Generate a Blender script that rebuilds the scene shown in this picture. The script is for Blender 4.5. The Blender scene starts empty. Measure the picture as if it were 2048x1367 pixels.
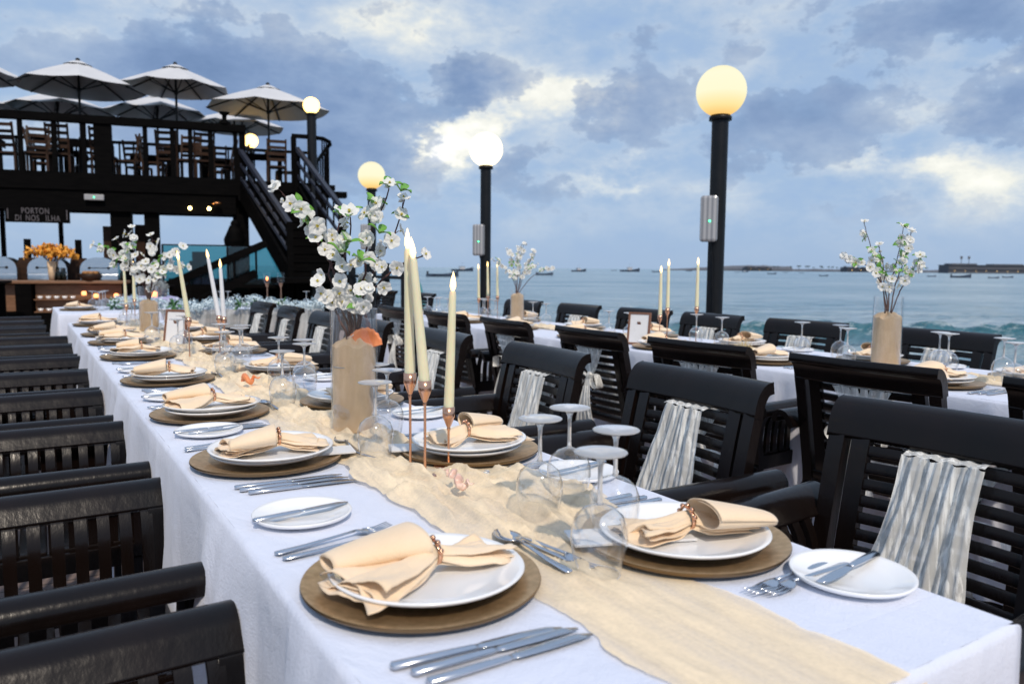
import bpy, bmesh, math, random
from mathutils import Vector, Matrix, noise
random.seed(7)
R = math.radians
sc = bpy.context.scene
col = sc.collection

# ------------------------------------------------------------------ camera
cam_d = bpy.data.cameras.new('camera'); cam = bpy.data.objects.new('camera', cam_d); col.objects.link(cam)
YAW, PITCH, ROLL = 0.563578, 0.095515, 0.0084
fw = Vector((math.sin(YAW)*math.cos(PITCH), math.cos(YAW)*math.cos(PITCH), -math.sin(PITCH)))
rt = Vector((math.cos(YAW), -math.sin(YAW), 0)); up = rt.cross(fw)
rt2 = rt*math.cos(ROLL)+up*math.sin(ROLL); up2 = up*math.cos(ROLL)-rt*math.sin(ROLL)
cam.matrix_world = Matrix(((rt2.x, up2.x, -fw.x, 0), (rt2.y, up2.y, -fw.y, 0), (rt2.z, up2.z, -fw.z, 1.195), (0, 0, 0, 1)))
cam_d.lens = 27.246; cam_d.sensor_width = 36; cam_d.clip_start = .05; cam_d.clip_end = 20000
cam_d.dof.use_dof = True; cam_d.dof.focus_distance = 2.0; cam_d.dof.aperture_fstop = 4.8
sc.camera = cam
# ------------------------------------------------------------------ colour management
sc.view_settings.view_transform = 'Standard'; sc.view_settings.look = 'None'
sc.view_settings.exposure = 0; sc.view_settings.gamma = 1
try:
    sc.cycles.max_bounces = 9; sc.cycles.transparent_max_bounces = 24; sc.cycles.transmission_bounces = 8
    sc.cycles.caustics_reflective = False; sc.cycles.caustics_refractive = False; sc.cycles.sample_clamp_indirect = 4
except Exception: pass

# ------------------------------------------------------------------ node helper
class NT:
    def __init__(s, nt): s.t = nt; s.n = nt.nodes; s.l = nt.links
    def new(s, typ, **k):
        n = s.n.new(typ)
        for a, b in k.items(): setattr(n, a, b)
        return n
    def put(s, sock, v):
        if isinstance(v, bpy.types.NodeSocket): s.l.new(v, sock)
        elif v is not None:
            if hasattr(sock, 'default_value'):
                try: sock.default_value = v
                except Exception: sock.default_value = (*v, 1)
    def math(s, op, a, b=None, c=None, clamp=False):
        n = s.new('ShaderNodeMath', operation=op); n.use_clamp = clamp
        s.put(n.inputs[0], a); s.put(n.inputs[1], b); s.put(n.inputs[2], c); return n.outputs[0]
    def noise(s, vec, scale, detail=4, rough=.55, dist=0, dim='3D'):
        n = s.new('ShaderNodeTexNoise'); n.noise_dimensions = dim; s.put(n.inputs['Vector'], vec)
        n.inputs['Scale'].default_value = scale; n.inputs['Detail'].default_value = detail
        n.inputs['Roughness'].default_value = rough; n.inputs['Distortion'].default_value = dist; return n.outputs['Fac']
    def ramp(s, fac, stops, interp='LINEAR'):
        n = s.new('ShaderNodeValToRGB'); cr = n.color_ramp; cr.interpolation = interp
        while len(cr.elements) < len(stops): cr.elements.new(.5)
        for e, (p, c) in zip(cr.elements, stops):
            e.position = p; e.color = c if len(c) == 4 else (*c, 1)
        s.put(n.inputs[0], fac); return n.outputs[0]
    def mapping(s, vec, scale=(1,1,1), rot=(0,0,0), loc=(0,0,0)):
        n = s.new('ShaderNodeMapping'); s.put(n.inputs['Vector'], vec)
        n.inputs['Scale'].default_value = scale; n.inputs['Rotation'].default_value = rot; n.inputs['Location'].default_value = loc
        return n.outputs[0]
    def mixc(s, f, a, b):
        n = s.new('ShaderNodeMix', data_type='RGBA'); s.put(n.inputs[0], f); s.put(n.inputs[6], a); s.put(n.inputs[7], b); return n.outputs[2]

def S(r, g, b):   # sRGB 0..255 -> linear
    f = lambda v: (v/255/12.92) if v/255 <= .04045 else ((v/255+.055)/1.055)**2.4
    return (f(r), f(g), f(b), 1)

# ------------------------------------------------------------------ world: dusk sky with broken cloud
KEY_AZ, KEY_EL = R(196), R(45)      # camera flash stand-in, lights the tables from behind the photographer, slightly left
world = bpy.data.worlds.new('World'); sc.world = world; world.use_nodes = True
w = NT(world.node_tree); w.n.clear()
out = w.new('ShaderNodeOutputWorld')
sky = w.new('ShaderNodeTexSky', sky_type='NISHITA'); sky.sun_disc = False
sky.sun_elevation = KEY_EL; sky.sun_rotation = KEY_AZ
bg0 = w.new('ShaderNodeBackground'); w.put(bg0.inputs[0], sky.outputs[0]); bg0.inputs[1].default_value = .006
tc = w.new('ShaderNodeTexCoord'); D = tc.outputs['Generated']
sep = w.new('ShaderNodeSeparateXYZ'); w.put(sep.inputs[0], D)
X, Y, Z = sep.outputs
az = w.math('MULTIPLY', w.math('ARCTAN2', X, Y), 180/math.pi)
el = w.math('MULTIPLY', w.math('ARCSINE', Z), 180/math.pi)
# cloud noise lives on a flat cloud layer high above, seen in perspective; warped for ragged edges
Zc = w.math('ADD', w.math('MAXIMUM', Z, 0.0), .16)
cmb = w.new('ShaderNodeCombineXYZ'); w.put(cmb.inputs[0], w.math('DIVIDE', X, Zc)); w.put(cmb.inputs[1], w.math('DIVIDE', Y, Zc)); cmb.inputs[2].default_value = 3.7
CL = cmb.outputs[0]
DW = w.mapping(D, scale=(1, 1, 1.9))
wx = w.math('SUBTRACT', w.noise(w.mapping(DW, loc=(3, 1, 2)), 6.5, 8, .66), .5)
wy = w.math('SUBTRACT', w.noise(w.mapping(DW, loc=(9, 4, 7)), 6.5, 8, .66), .5)
azw = w.math('ADD', az, w.math('MULTIPLY', wx, 15)); elw = w.math('ADD', el, w.math('MULTIPLY', wy, 9))
BL = [(15.5,11.3,6.0,3.4,-0.75),(8.62,12.24,4.04,1.52,-0.5),(18.51,8.08,4.53,2.02,-0.4),(2.40,13.28,3.91,1.42,-0.15),(9.95,15.99,3.76,1.17,0.35),(21.37,16.55,5.95,1.54,0.45),(27.68,14.75,3.58,1.45,0.35),(24.83,12.20,1.60,0.60,0.35),(28.6,9.2,1.9,1.15,1.2),(27.69,8.36,1.81,0.97,0.7),(30.38,10.99,1.80,0.85,0.6),(27.86,12.12,1.44,1.99,-0.55),(31.27,13.51,2.16,1.47,-0.4),(34.15,12.87,2.15,0.83,0.5),(36.33,11.35,2.15,1.01,0.75),(33.42,14.19,4.29,1.30,0.3),(39.54,11.31,2.65,1.67,-0.5),(33.13,7.38,2.54,1.57,-0.3),(38.57,6.68,2.15,0.49,0.7),(35.29,8.78,2.16,0.86,0.3),(43.74,11.71,2.74,1.31,0.25),(42.95,15.31,3.42,1.26,-0.2),(51.93,14.77,4.32,1.52,0.15),(60.21,15.39,4.78,1.27,-0.7),(63.99,10.36,1.79,2.02,-0.6),(63.05,13.05,2.32,0.40,0.35),(53.45,9.00,5.15,1.60,-0.35),(48.86,10.53,3.26,1.95,-0.15),(62.11,6.18,3.43,0.68,0.75),(58.40,6.84,2.58,0.44,0.4),(63.80,4.73,2.32,0.76,0.45),(57.33,4.63,4.05,0.81,-0.2),(59.39,9.88,3.06,0.91,0.3),(55.17,11.74,1.81,1.24,-0.25),(40.41,4.20,7.00,1.42,0.12),(17.08,3.91,8.80,1.38,-0.2),(8.44,6.56,6.36,1.92,-0.2),(46.97,7.26,3.34,1.35,-0.1)]
def field(bl, ax, ex):
    tot = 0.0
    for (a, e, sa, se, amp) in bl:
        dx = w.math('MULTIPLY_ADD', ax, 1/sa, -a/sa); dy = w.math('MULTIPLY_ADD', ex, 1/se, -e/se)
        q = w.math('MULTIPLY_ADD', dx, dx, w.math('MULTIPLY', dy, dy))
        tot = w.math('MULTIPLY_ADD', w.math('POWER', .6065, q), abs(amp), tot)
    return tot
bright = field([b for b in BL if b[4] > 0], azw, elw); dark = field([b for b in BL if b[4] < 0], azw, elw)
n1 = w.math('SUBTRACT', w.noise(w.mapping(D, scale=(1, 1, 2.2), loc=(5.3, 2, 1)), 7, 9, .6, .1), .5)
n2 = w.math('SUBTRACT', w.noise(w.mapping(D, scale=(1, 1, 1.5), loc=(1, 7, 3)), 17, 10, .58, 0), .5)
fade = w.math('DIVIDE', el, 7.0, clamp=True)
# high thin light layer
fb = w.math('ADD', w.math('MULTIPLY_ADD', bright, .42, .36), w.math('MULTIPLY_ADD', n1, 1.25, w.math('MULTIPLY', n2, .5)), clamp=True)
hi = w.ramp(fb, [(0.0, S(146,176,218)), (.30, S(162,187,218)), (.48, S(184,201,222)), (.62, S(208,218,227)), (.76, S(241,241,232)), (.9, S(255,254,244)), (1.0, S(255,255,252))])
# low slate-blue cumulus with ragged edges
md = w.math('ADD', w.math('MULTIPLY', dark, 1.15), w.math('MULTIPLY_ADD', n2, 1.5, w.math('MULTIPLY', n1, .9)))
md = w.math('SUBTRACT', md, w.math('MULTIPLY', bright, .25))
mk = w.ramp(md, [(.17, (0,0,0,1)), (.27, (.5,.5,.5,1)), (.58, (.82,.82,.82,1)), (.9, (1,1,1,1))])
dk = w.ramp(w.math('MULTIPLY_ADD', n1, 1.1, .5), [(.25, S(104,131,172)), (.5, S(125,150,189)), (.72, S(152,174,206))])
cc = w.mixc(w.math('MULTIPLY', mk, fade), hi, dk)
low = w.ramp(w.math('DIVIDE', el, 20, clamp=True), [(0, S(160,184,214)), (.18, S(155,182,217)), (.5, S(146,175,216)), (1, S(150,180,220))])
hz = w.ramp(w.math('DIVIDE', el, 9, clamp=True), [(0, (0,0,0,1)), (.2, (.3,.3,.3,1)), (.6, (1,1,1,1))])
skc = w.mixc(hz, low, cc)
zen = w.ramp(w.math('DIVIDE', el, 90, clamp=True), [(0, (1,1,1,1)), (.3, (1.0,1.0,1.0,1)), (.6, (1.15,1.12,1.15,1)), (1, (1.2,1.15,1.18,1))])
mul = w.new('ShaderNodeMix', data_type='RGBA', blend_type='MULTIPLY'); mul.inputs[0].default_value = 1; w.put(mul.inputs[6], skc); w.put(mul.inputs[7], zen)
bg1 = w.new('ShaderNodeBackground'); w.put(bg1.inputs[0], mul.outputs[2]); bg1.inputs[1].default_value = 1.0
add = w.new('ShaderNodeAddShader'); w.l.new(bg0.outputs[0], add.inputs[0]); w.l.new(bg1.outputs[0], add.inputs[1]); w.l.new(add.outputs[0], out.inputs[0])

flash_key_d = bpy.data.lights.new('sun', 'SUN'); sun = bpy.data.objects.new('sun', flash_key_d); col.objects.link(sun)  # parallel warm lamp added to imitate the camera flash
flash_key_d.energy = 2.7; flash_key_d.angle = R(2.0); flash_key_d.color = (1, .87, .72)
sdir = Vector((math.sin(KEY_AZ)*math.cos(KEY_EL), math.cos(KEY_AZ)*math.cos(KEY_EL), math.sin(KEY_EL)))
sun.rotation_euler = sdir.to_track_quat('Z', 'Y').to_euler()

# ------------------------------------------------------------------ materials
def mat(name, base=(.5,.5,.5), rough=.5, metal=0, spec=.5, var=None, vscale=8, bump=0, bscale=20, stretch=(1,1,1), coat=0, sheen=0, sss=0, emit=None, es=0, rvar=0, detail=4):
    m = bpy.data.materials.new(name); m.use_nodes = True; t = NT(m.node_tree); t.n.clear()
    o = t.new('ShaderNodeOutputMaterial'); p = t.new('ShaderNodeBsdfPrincipled'); t.l.new(p.outputs[0], o.inputs[0])
    tc = t.new('ShaderNodeTexCoord'); ob = t.mapping(tc.outputs['Object'], scale=stretch)
    base = tuple(base[:3])
    if var is not None:
        nf = t.noise(ob, vscale, detail, .6)
        c = t.ramp(nf, [(.3, (*base, 1)), (.7, (*var[:3], 1))]); t.put(p.inputs['Base Color'], c)
    else: p.inputs['Base Color'].default_value = (*base, 1)
    p.inputs['Roughness'].default_value = rough; p.inputs['Metallic'].default_value = metal
    p.inputs['Specular IOR Level'].default_value = spec
    if coat: p.inputs['Coat Weight'].default_value = coat; p.inputs['Coat Roughness'].default_value = .15
    if sheen: p.inputs['Sheen Weight'].default_value = sheen
    if rvar:
        rn = t.noise(ob, vscale*2.3, 5, .6); t.put(p.inputs['Roughness'], t.math('MULTIPLY_ADD', rn, rvar, rough-rvar/2))
    if emit: p.inputs['Emission Color'].default_value = (*emit[:3], 1); p.inputs['Emission Strength'].default_value = es
    if bump:
        b = t.new('ShaderNodeBump'); b.inputs['Strength'].default_value = bump; b.inputs['Distance'].default_value = .01
        t.put(b.inputs['Height'], t.noise(ob, bscale, 5, .6)); t.l.new(b.outputs[0], p.inputs['Normal'])
    m['p'] = 1
    return m

M = {}
M['chair'] = mat('espresso_wood', (.003,.0022,.002), .22, var=(.008,.0045,.0035), vscale=5, stretch=(1,1,.3), rvar=.16, bump=.12, bscale=28, spec=.26)
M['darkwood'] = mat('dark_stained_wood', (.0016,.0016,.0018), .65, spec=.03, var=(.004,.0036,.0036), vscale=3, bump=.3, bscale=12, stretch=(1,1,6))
M['brownwood'] = mat('brown_wood', (.020,.0095,.005), .5, spec=.2, var=(.045,.020,.010), vscale=4, bump=.3, bscale=14, stretch=(1,1,4))
M['cloth'] = mat('white_cotton', (.67,.71,.83), .9, var=(.72,.75,.85), vscale=3, bump=.25, bscale=220, sheen=.2)
_t = NT(M['cloth'].node_tree); _b = [n for n in _t.n if n.type == 'BUMP'][0]; _tc = _t.new('ShaderNodeTexCoord')
_sp = _t.new('ShaderNodeSeparateXYZ'); _t.put(_sp.inputs[0], _tc.outputs['Object'])
_cr = _t.math('POWER', _t.math('ABSOLUTE', _t.math('SINE', _t.math('MULTIPLY', _sp.outputs[1], 5.6))), .12)   # pressed fold lines across the cloth
_wr = _t.noise(_t.mapping(_tc.outputs['Object'], scale=(1, .6, .35)), 9, 5, .55, .5)
_t.put(_b.inputs['Height'], _t.math('ADD', _t.math('MULTIPLY', _t.noise(_tc.outputs['Object'], 240, 3), .25), _t.math('MULTIPLY_ADD', _wr, 2.6, _t.math('MULTIPLY', _cr, .35)))); _b.inputs['Strength'].default_value = .5
M['lilac'] = mat('lilac_cloth', (.42,.40,.62), .9)
M['gold'] = mat('brushed_gold', (.44,.27,.12), .36, metal=.75, var=(.66,.43,.22), vscale=70, rvar=.18, stretch=(1,1,1))
M['goldedge'] = mat('dark_gold_edge', (.22,.14,.07), .35, metal=.8)
M['rose'] = mat('rose_gold', (.72,.40,.26), .22, metal=1, rvar=.1)
M['china'] = mat('white_china', (.90,.90,.90), .12, var=(.86,.86,.86), vscale=4)
M['steel'] = mat('polished_steel', (.62,.64,.68), .20, metal=1, rvar=.1, var=(.56,.58,.62), vscale=12)
M['card'] = mat('card_paper', (.78,.77,.76), .6, var=(.74,.73,.72), vscale=20)
M['candle'] = mat('ivory_wax', (.78,.70,.46), .42, var=(.80,.74,.52), vscale=9)
M['candle'].node_tree.nodes['Principled BSDF'].inputs['Subsurface Weight'].default_value = .25
M['candlew'] = mat('white_wax', (.74,.74,.76), .42, var=(.78,.78,.78), vscale=9)
M['flame'] = mat('led_flame', (1,.8,.4), .4, emit=(1,.62,.22), es=3.2)
M['flame_tip'] = M['flame']
M['glow'] = mat('tea_light', (1,.5,.2), .4, emit=(1,.30,.10), es=3.0)
M['bulb'] = mat('warm_bulb', (1,.8,.4), .4, emit=(1,.7,.25), es=14)
M['post'] = mat('black_painted_steel', (.006,.007,.009), .38, spec=.22, var=(.010,.011,.013), vscale=8, rvar=.15, bump=.08, bscale=30)
M['led'] = mat('green_led', (0,1,.3), .4, emit=(.05,1,.35), es=6)
M['stem'] = mat('branch_bark', (.05,.018,.02), .7, var=(.09,.04,.035), vscale=40)
M['leaf'] = mat('fresh_leaf', (.10,.30,.045), .5, var=(.20,.42,.06), vscale=30)
M['centre'] = mat('yellow_stamen', (.62,.52,.08), .7)
M['orangeflower'] = mat('amber_blossom', (.72,.30,.03), .6, var=(.85,.42,.06), vscale=18)
M['shell'] = mat('pink_shell', (.72,.42,.32), .35, var=(.85,.68,.58), vscale=30, stretch=(1,1,3))
M['oshell'] = mat('orange_shell', (.80,.22,.07), .45, var=(.85,.33,.14), vscale=16)
M['tile'] = mat('terrace_tile', (.2,.15,.14), .6)
M['frame'] = mat('brown_frame', (.20,.09,.05), .4)
M['raffia'] = mat('raffia', (.62,.50,.28), .8)
M['greybox'] = mat('grey_plastic', (.30,.30,.31), .4, var=(.36,.36,.37), vscale=20)
M['canvas'] = mat('umbrella_canvas', (.54,.54,.55), .9, var=(.60,.60,.60), vscale=2, bump=.2, bscale=90)
M['teal'] = mat('teal_towel', (.02,.25,.32), .8)
M['buffetwood'] = mat('buffet_wood', (.14,.065,.03), .5, var=(.24,.12,.06), vscale=6, stretch=(1,1,4))
M['copper'] = mat('copper', (.7,.3,.12), .3, metal=1)
M['red'] = mat('red_paint', (.18,.01,.015), .5)
M['bottle'] = mat('dark_bottle', (.006,.01,.008), .12)
M['whitepaint'] = mat('white_paint', (.5,.5,.52), .5)
M['boatblue'] = mat('boat_paint', (.012,.02,.04), .5, var=(.05,.07,.11), vscale=.6)
M['land'] = mat('headland', (.085,.095,.12), .95, var=(.14,.14,.15), vscale=.02)
M['palm'] = mat('palm_green', (.03,.045,.045), .9, var=(.05,.06,.06), vscale=.1)
M['hotel'] = mat('hotel_wall', (.06,.065,.085), .8, var=(.09,.09,.10), vscale=.05)
M['steeldome'] = mat('chafer_steel', (.62,.66,.70), .14, metal=1, rvar=.08)
M['grey'] = mat('grey_foliage', (.16,.18,.18), .8, var=(.25,.27,.27), vscale=20)
M['hydra'] = mat('white_hydrangea', (.50,.62,.70), .8, var=(.66,.76,.78), vscale=14)
M['greenery'] = mat('garland_green', (.06,.16,.06), .7, var=(.10,.25,.10), vscale=20)

def petal_mat():
    m = bpy.data.materials.new('white_petal'); m.use_nodes = True; t = NT(m.node_tree); t.n.clear()
    o = t.new('ShaderNodeOutputMaterial'); d = t.new('ShaderNodeBsdfDiffuse'); d.inputs[0].default_value = (.90,.90,.87,1)
    tr = t.new('ShaderNodeBsdfTranslucent'); tr.inputs[0].default_value = (.8,.8,.78,1)
    mx = t.new('ShaderNodeMixShader'); mx.inputs[0].default_value = .3
    t.l.new(d.outputs[0], mx.inputs[1]); t.l.new(tr.outputs[0], mx.inputs[2]); t.l.new(mx.outputs[0], o.inputs[0])
    return m
M['petal'] = petal_mat()

def sheer(name, colr, alpha_lo, alpha_hi, scale, stretch, rough=.7, ridge=True, gloss=.15, trans=.12, r0=.34, r1=.62):
    m = bpy.data.materials.new(name); m.use_nodes = True; t = NT(m.node_tree); t.n.clear()
    o = t.new('ShaderNodeOutputMaterial'); tc = t.new('ShaderNodeTexCoord')
    n = t.noise(t.mapping(tc.outputs['Object'], scale=stretch), scale, 5, .6, .4)
    n2 = t.noise(tc.outputs['Object'], scale*9, 3, .6)
    a = t.ramp(t.math('MULTIPLY_ADD', n2, .25, t.math('SUBTRACT', n, .12)), [(r0, (alpha_lo,)*3+(1,)), (r1, (alpha_hi,)*3+(1,))])
    d = t.new('ShaderNodeBsdfDiffuse'); d.inputs[0].default_value = (*colr, 1)
    tl = t.new('ShaderNodeBsdfTranslucent'); tl.inputs[0].default_value = (*colr, 1)
    g = t.new('ShaderNodeBsdfGlossy'); g.inputs['Roughness'].default_value = .35; g.inputs[0].default_value = (.9,.9,.9,1)
    m1 = t.new('ShaderNodeMixShader'); m1.inputs[0].default_value = trans; t.l.new(d.outputs[0], m1.inputs[1]); t.l.new(tl.outputs[0], m1.inputs[2])
    m2 = t.new('ShaderNodeMixShader'); m2.inputs[0].default_value = gloss; t.l.new(m1.outputs[0], m2.inputs[1]); t.l.new(g.outputs[0], m2.inputs[2])
    tp = t.new('ShaderNodeBsdfTransparent')
    m3 = t.new('ShaderNodeMixShader'); t.put(m3.inputs[0], a); t.l.new(tp.outputs[0], m3.inputs[1]); t.l.new(m2.outputs[0], m3.inputs[2])
    t.l.new(m3.outputs[0], o.inputs[0]); return m
M['organza'] = sheer('white_organza', (.97,.97,.93), .58, .98, 75, (1, 1, .04), gloss=.05, r0=.50, r1=.62)
M['runner'] = sheer('cream_gauze', (1.0,.82,.57), .55, .96, 17, (1,.12,1), gloss=.03)
M['tulle'] = sheer('white_tulle', (.55,.56,.55), .5, .95, 6, (1,1,.3), gloss=.05)

def napkin_mat():
    m = mat('peach_napkin', (.83,.62,.40), .85, var=(.88,.71,.52), vscale=5, bump=.2, bscale=260, sheen=.3); return m
M['napkin'] = napkin_mat()

def glass_thin(name, tint=(1,1,1), base_r=.0, film=1.0, rim=.55):
    m = bpy.data.materials.new(name); m.use_nodes = True; t = NT(m.node_tree); t.n.clear()
    o = t.new('ShaderNodeOutputMaterial'); tp = t.new('ShaderNodeBsdfTransparent')
    fr = t.new('ShaderNodeLayerWeight'); fr.inputs[0].default_value = .5; fa = fr.outputs['Facing']
    # grazing edges tinted darker, painting the outline that refraction would give
    t.put(tp.inputs[0], t.mixc(t.math('POWER', fa, 9.0), (*tint, 1), (rim*.85, rim*.92, rim, 1)))
    g = t.new('ShaderNodeBsdfGlossy'); g.inputs['Roughness'].default_value = .07; g.inputs[0].default_value = (1,1,1,1)
    fc = t.math('MULTIPLY_ADD', t.math('POWER', fa, 3.2), film, base_r, clamp=True)
    mx = t.new('ShaderNodeMixShader'); t.put(mx.inputs[0], fc); t.l.new(tp.outputs[0], mx.inputs[1]); t.l.new(g.outputs[0], mx.inputs[2])
    t.l.new(mx.outputs[0], o.inputs[0]); return m
M['bowlglass'] = glass_thin('thin_glass', (.985,.988,.992), .11, 1.0, .40)
M['vaseglass'] = glass_thin('vase_glass', (.99,.99,.99), .03, .45, .85)
M['pane'] = glass_thin('teal_pane', (.34,.64,.66), .06, .5)
def glass_solid():
    m = bpy.data.materials.new('solid_glass'); m.use_nodes = True; t = NT(m.node_tree); t.n.clear()
    o = t.new('ShaderNodeOutputMaterial'); g = t.new('ShaderNodeBsdfGlass'); g.inputs['IOR'].default_value = 1.48; g.inputs['Roughness'].default_value = 0.02
    d = t.new('ShaderNodeBsdfDiffuse'); d.inputs[0].default_value = (.93,.94,.96,1)  # white share stands in for sky and flash reflected in the glass
    mx = t.new('ShaderNodeMixShader'); mx.inputs[0].default_value = .36; t.l.new(g.outputs[0], mx.inputs[1]); t.l.new(d.outputs[0], mx.inputs[2])
    t.l.new(mx.outputs[0], o.inputs[0]); return m
M['solidglass'] = glass_solid()

def globe_mat():
    m = bpy.data.materials.new('lit_opal_globe'); m.use_nodes = True; t = NT(m.node_tree); t.n.clear()
    o = t.new('ShaderNodeOutputMaterial'); tc = t.new('ShaderNodeTexCoord'); sp = t.new('ShaderNodeSeparateXYZ'); t.put(sp.inputs[0], tc.outputs['Object'])
    r = t.ramp(t.math('MULTIPLY_ADD', sp.outputs[2], 2.5, .5, clamp=True), [(0, (1.0,.55,.14,1)), (.18, (1.0,.80,.36,1)), (.45, (1.0,.95,.66,1)), (.8, (1.0,.96,.70,1)), (1, (1,.93,.62,1))])
    e = t.new('ShaderNodeEmission'); t.put(e.inputs[0], r); e.inputs[1].default_value = 1.02
    t.l.new(e.outputs[0], o.inputs[0]); return m
M['globe'] = globe_mat()
def globe_hot(nm='bright_opal_globe', es=3.0, c=(1,.80,.45,1)):
    m = bpy.data.materials.new(nm); m.use_nodes = True; t = NT(m.node_tree); t.n.clear()
    o = t.new('ShaderNodeOutputMaterial'); e = t.new('ShaderNodeEmission'); e.inputs[0].default_value = c; e.inputs[1].default_value = es
    t.l.new(e.outputs[0], o.inputs[0]); return m
M['globehot'] = globe_hot(); M['globedeck'] = globe_hot('deck_opal_globe', 5, (1,.62,.19,1))

def tile_mat():
    m = bpy.data.materials.new('terrace_paving'); m.use_nodes = True; t = NT(m.node_tree); t.n.clear()
    o = t.new('ShaderNodeOutputMaterial'); p = t.new('ShaderNodeBsdfPrincipled'); t.l.new(p.outputs[0], o.inputs[0])
    tc = t.new('ShaderNodeTexCoord'); b = t.new('ShaderNodeTexBrick'); t.put(b.inputs['Vector'], tc.outputs['Object'])
    b.offset = 0; b.inputs['Scale'].default_value = 1; b.inputs['Brick Width'].default_value = .33; b.inputs['Row Height'].default_value = .33; b.inputs['Mortar Size'].default_value = .006
    b.inputs['Color1'].default_value = (.30,.235,.215,1); b.inputs['Color2'].default_value = (.35,.27,.25,1); b.inputs['Mortar'].default_value = (.12,.1,.09,1)
    n = t.noise(tc.outputs['Object'], 5, 5); t.put(p.inputs['Base Color'], t.mixc(t.math('MULTIPLY', n, .4), b.outputs[0], (.2,.15,.14,1)))
    t.put(p.inputs['Roughness'], t.math('MULTIPLY_ADD', n, .3, .4)); return m
M['tile'] = tile_mat()

def sea_mat():
    m = bpy.data.materials.new('dusk_sea'); m.use_nodes = True; t = NT(m.node_tree); t.n.clear()
    o = t.new('ShaderNodeOutputMaterial'); p = t.new('ShaderNodeBsdfPrincipled'); t.l.new(p.outputs[0], o.inputs[0])
    tc = t.new('ShaderNodeTexCoord'); ob = tc.outputs['Object']
    geo = t.new('ShaderNodeNewGeometry')
    st = t.mapping(ob, scale=(1, 1, 1), rot=(0, 0, YAW))
    st2 = t.mapping(st, scale=(.22, 1, 1))
    n1 = t.noise(st2, 2.2, 8, .68); n2 = t.noise(st2, .22, 5, .6); n3 = t.noise(st2, .035, 4, .5)
    sepz = t.new('ShaderNodeSeparateXYZ'); t.put(sepz.inputs[0], ob)
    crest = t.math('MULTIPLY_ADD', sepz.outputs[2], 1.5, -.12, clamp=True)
    foamn = t.noise(t.mapping(st, scale=(.5,1,1)), 2.4, 7, .7)
    foam = t.math('MULTIPLY', t.math('MULTIPLY_ADD', t.math('ADD', foamn, t.math('MULTIPLY', crest, .14)), 7, -4.55, clamp=True), t.math('MULTIPLY_ADD', crest, .9, .0, clamp=True))
    n4 = t.noise(t.mapping(st, scale=(.10, .8, 1)), .9, 6, .65)
    c = t.ramp(t.math('MULTIPLY_ADD', n2, .3, t.math('MULTIPLY_ADD', n3, .3, t.math('MULTIPLY', n4, .4))), [(.42, (.07,.19,.27,1)), (.58, (.36,.46,.52,1))])  # sky glints on ripples painted as pale and dark streaks in the colour
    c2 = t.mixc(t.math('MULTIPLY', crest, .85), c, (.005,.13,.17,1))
    c3 = t.mixc(t.math('MULTIPLY', foam, .75), c2, (.75,.8,.82,1))
    t.put(p.inputs['Base Color'], c3)
    t.put(p.inputs['Roughness'], t.math('MULTIPLY_ADD', foam, .5, .16)); p.inputs['IOR'].default_value = 1.33; p.inputs['Specular IOR Level'].default_value = .6
    b = t.new('ShaderNodeBump'); b.inputs['Strength'].default_value = 1.0; b.inputs['Distance'].default_value = .34
    t.put(b.inputs['Height'], t.math('ADD', t.math('MULTIPLY_ADD', n1, .5, t.math('MULTIPLY', n4, 4.5)), t.math('MULTIPLY', n2, 1.6))); t.l.new(b.outputs[0], p.inputs['Normal'])
    return m
M['sea'] = sea_mat()

def sand_mat():
    m = bpy.data.materials.new('packed_sand'); m.use_nodes = True; t = NT(m.node_tree); t.n.clear()
    o = t.new('ShaderNodeOutputMaterial'); p = t.new('ShaderNodeBsdfPrincipled'); t.l.new(p.outputs[0], o.inputs[0])
    tc = t.new('ShaderNodeTexCoord'); ob = tc.outputs['Object']
    a = t.noise(t.mapping(ob, scale=(1,1,.15)), 60, 4); b_ = t.noise(ob, 25, 5)
    t.put(p.inputs['Base Color'], t.ramp(t.math('MULTIPLY_ADD', a, .5, t.math('MULTIPLY', b_, .5)), [(.38, (.66,.46,.28,1)), (.62, (.76,.56,.36,1))]))
    p.inputs['Roughness'].default_value = .85
    b = t.new('ShaderNodeBump'); b.inputs['Strength'].default_value = .3; b.inputs['Distance'].default_value = .004; t.put(b.inputs['Height'], b_); t.l.new(b.outputs[0], p.inputs['Normal'])
    return m
M['sand'] = sand_mat()

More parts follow.
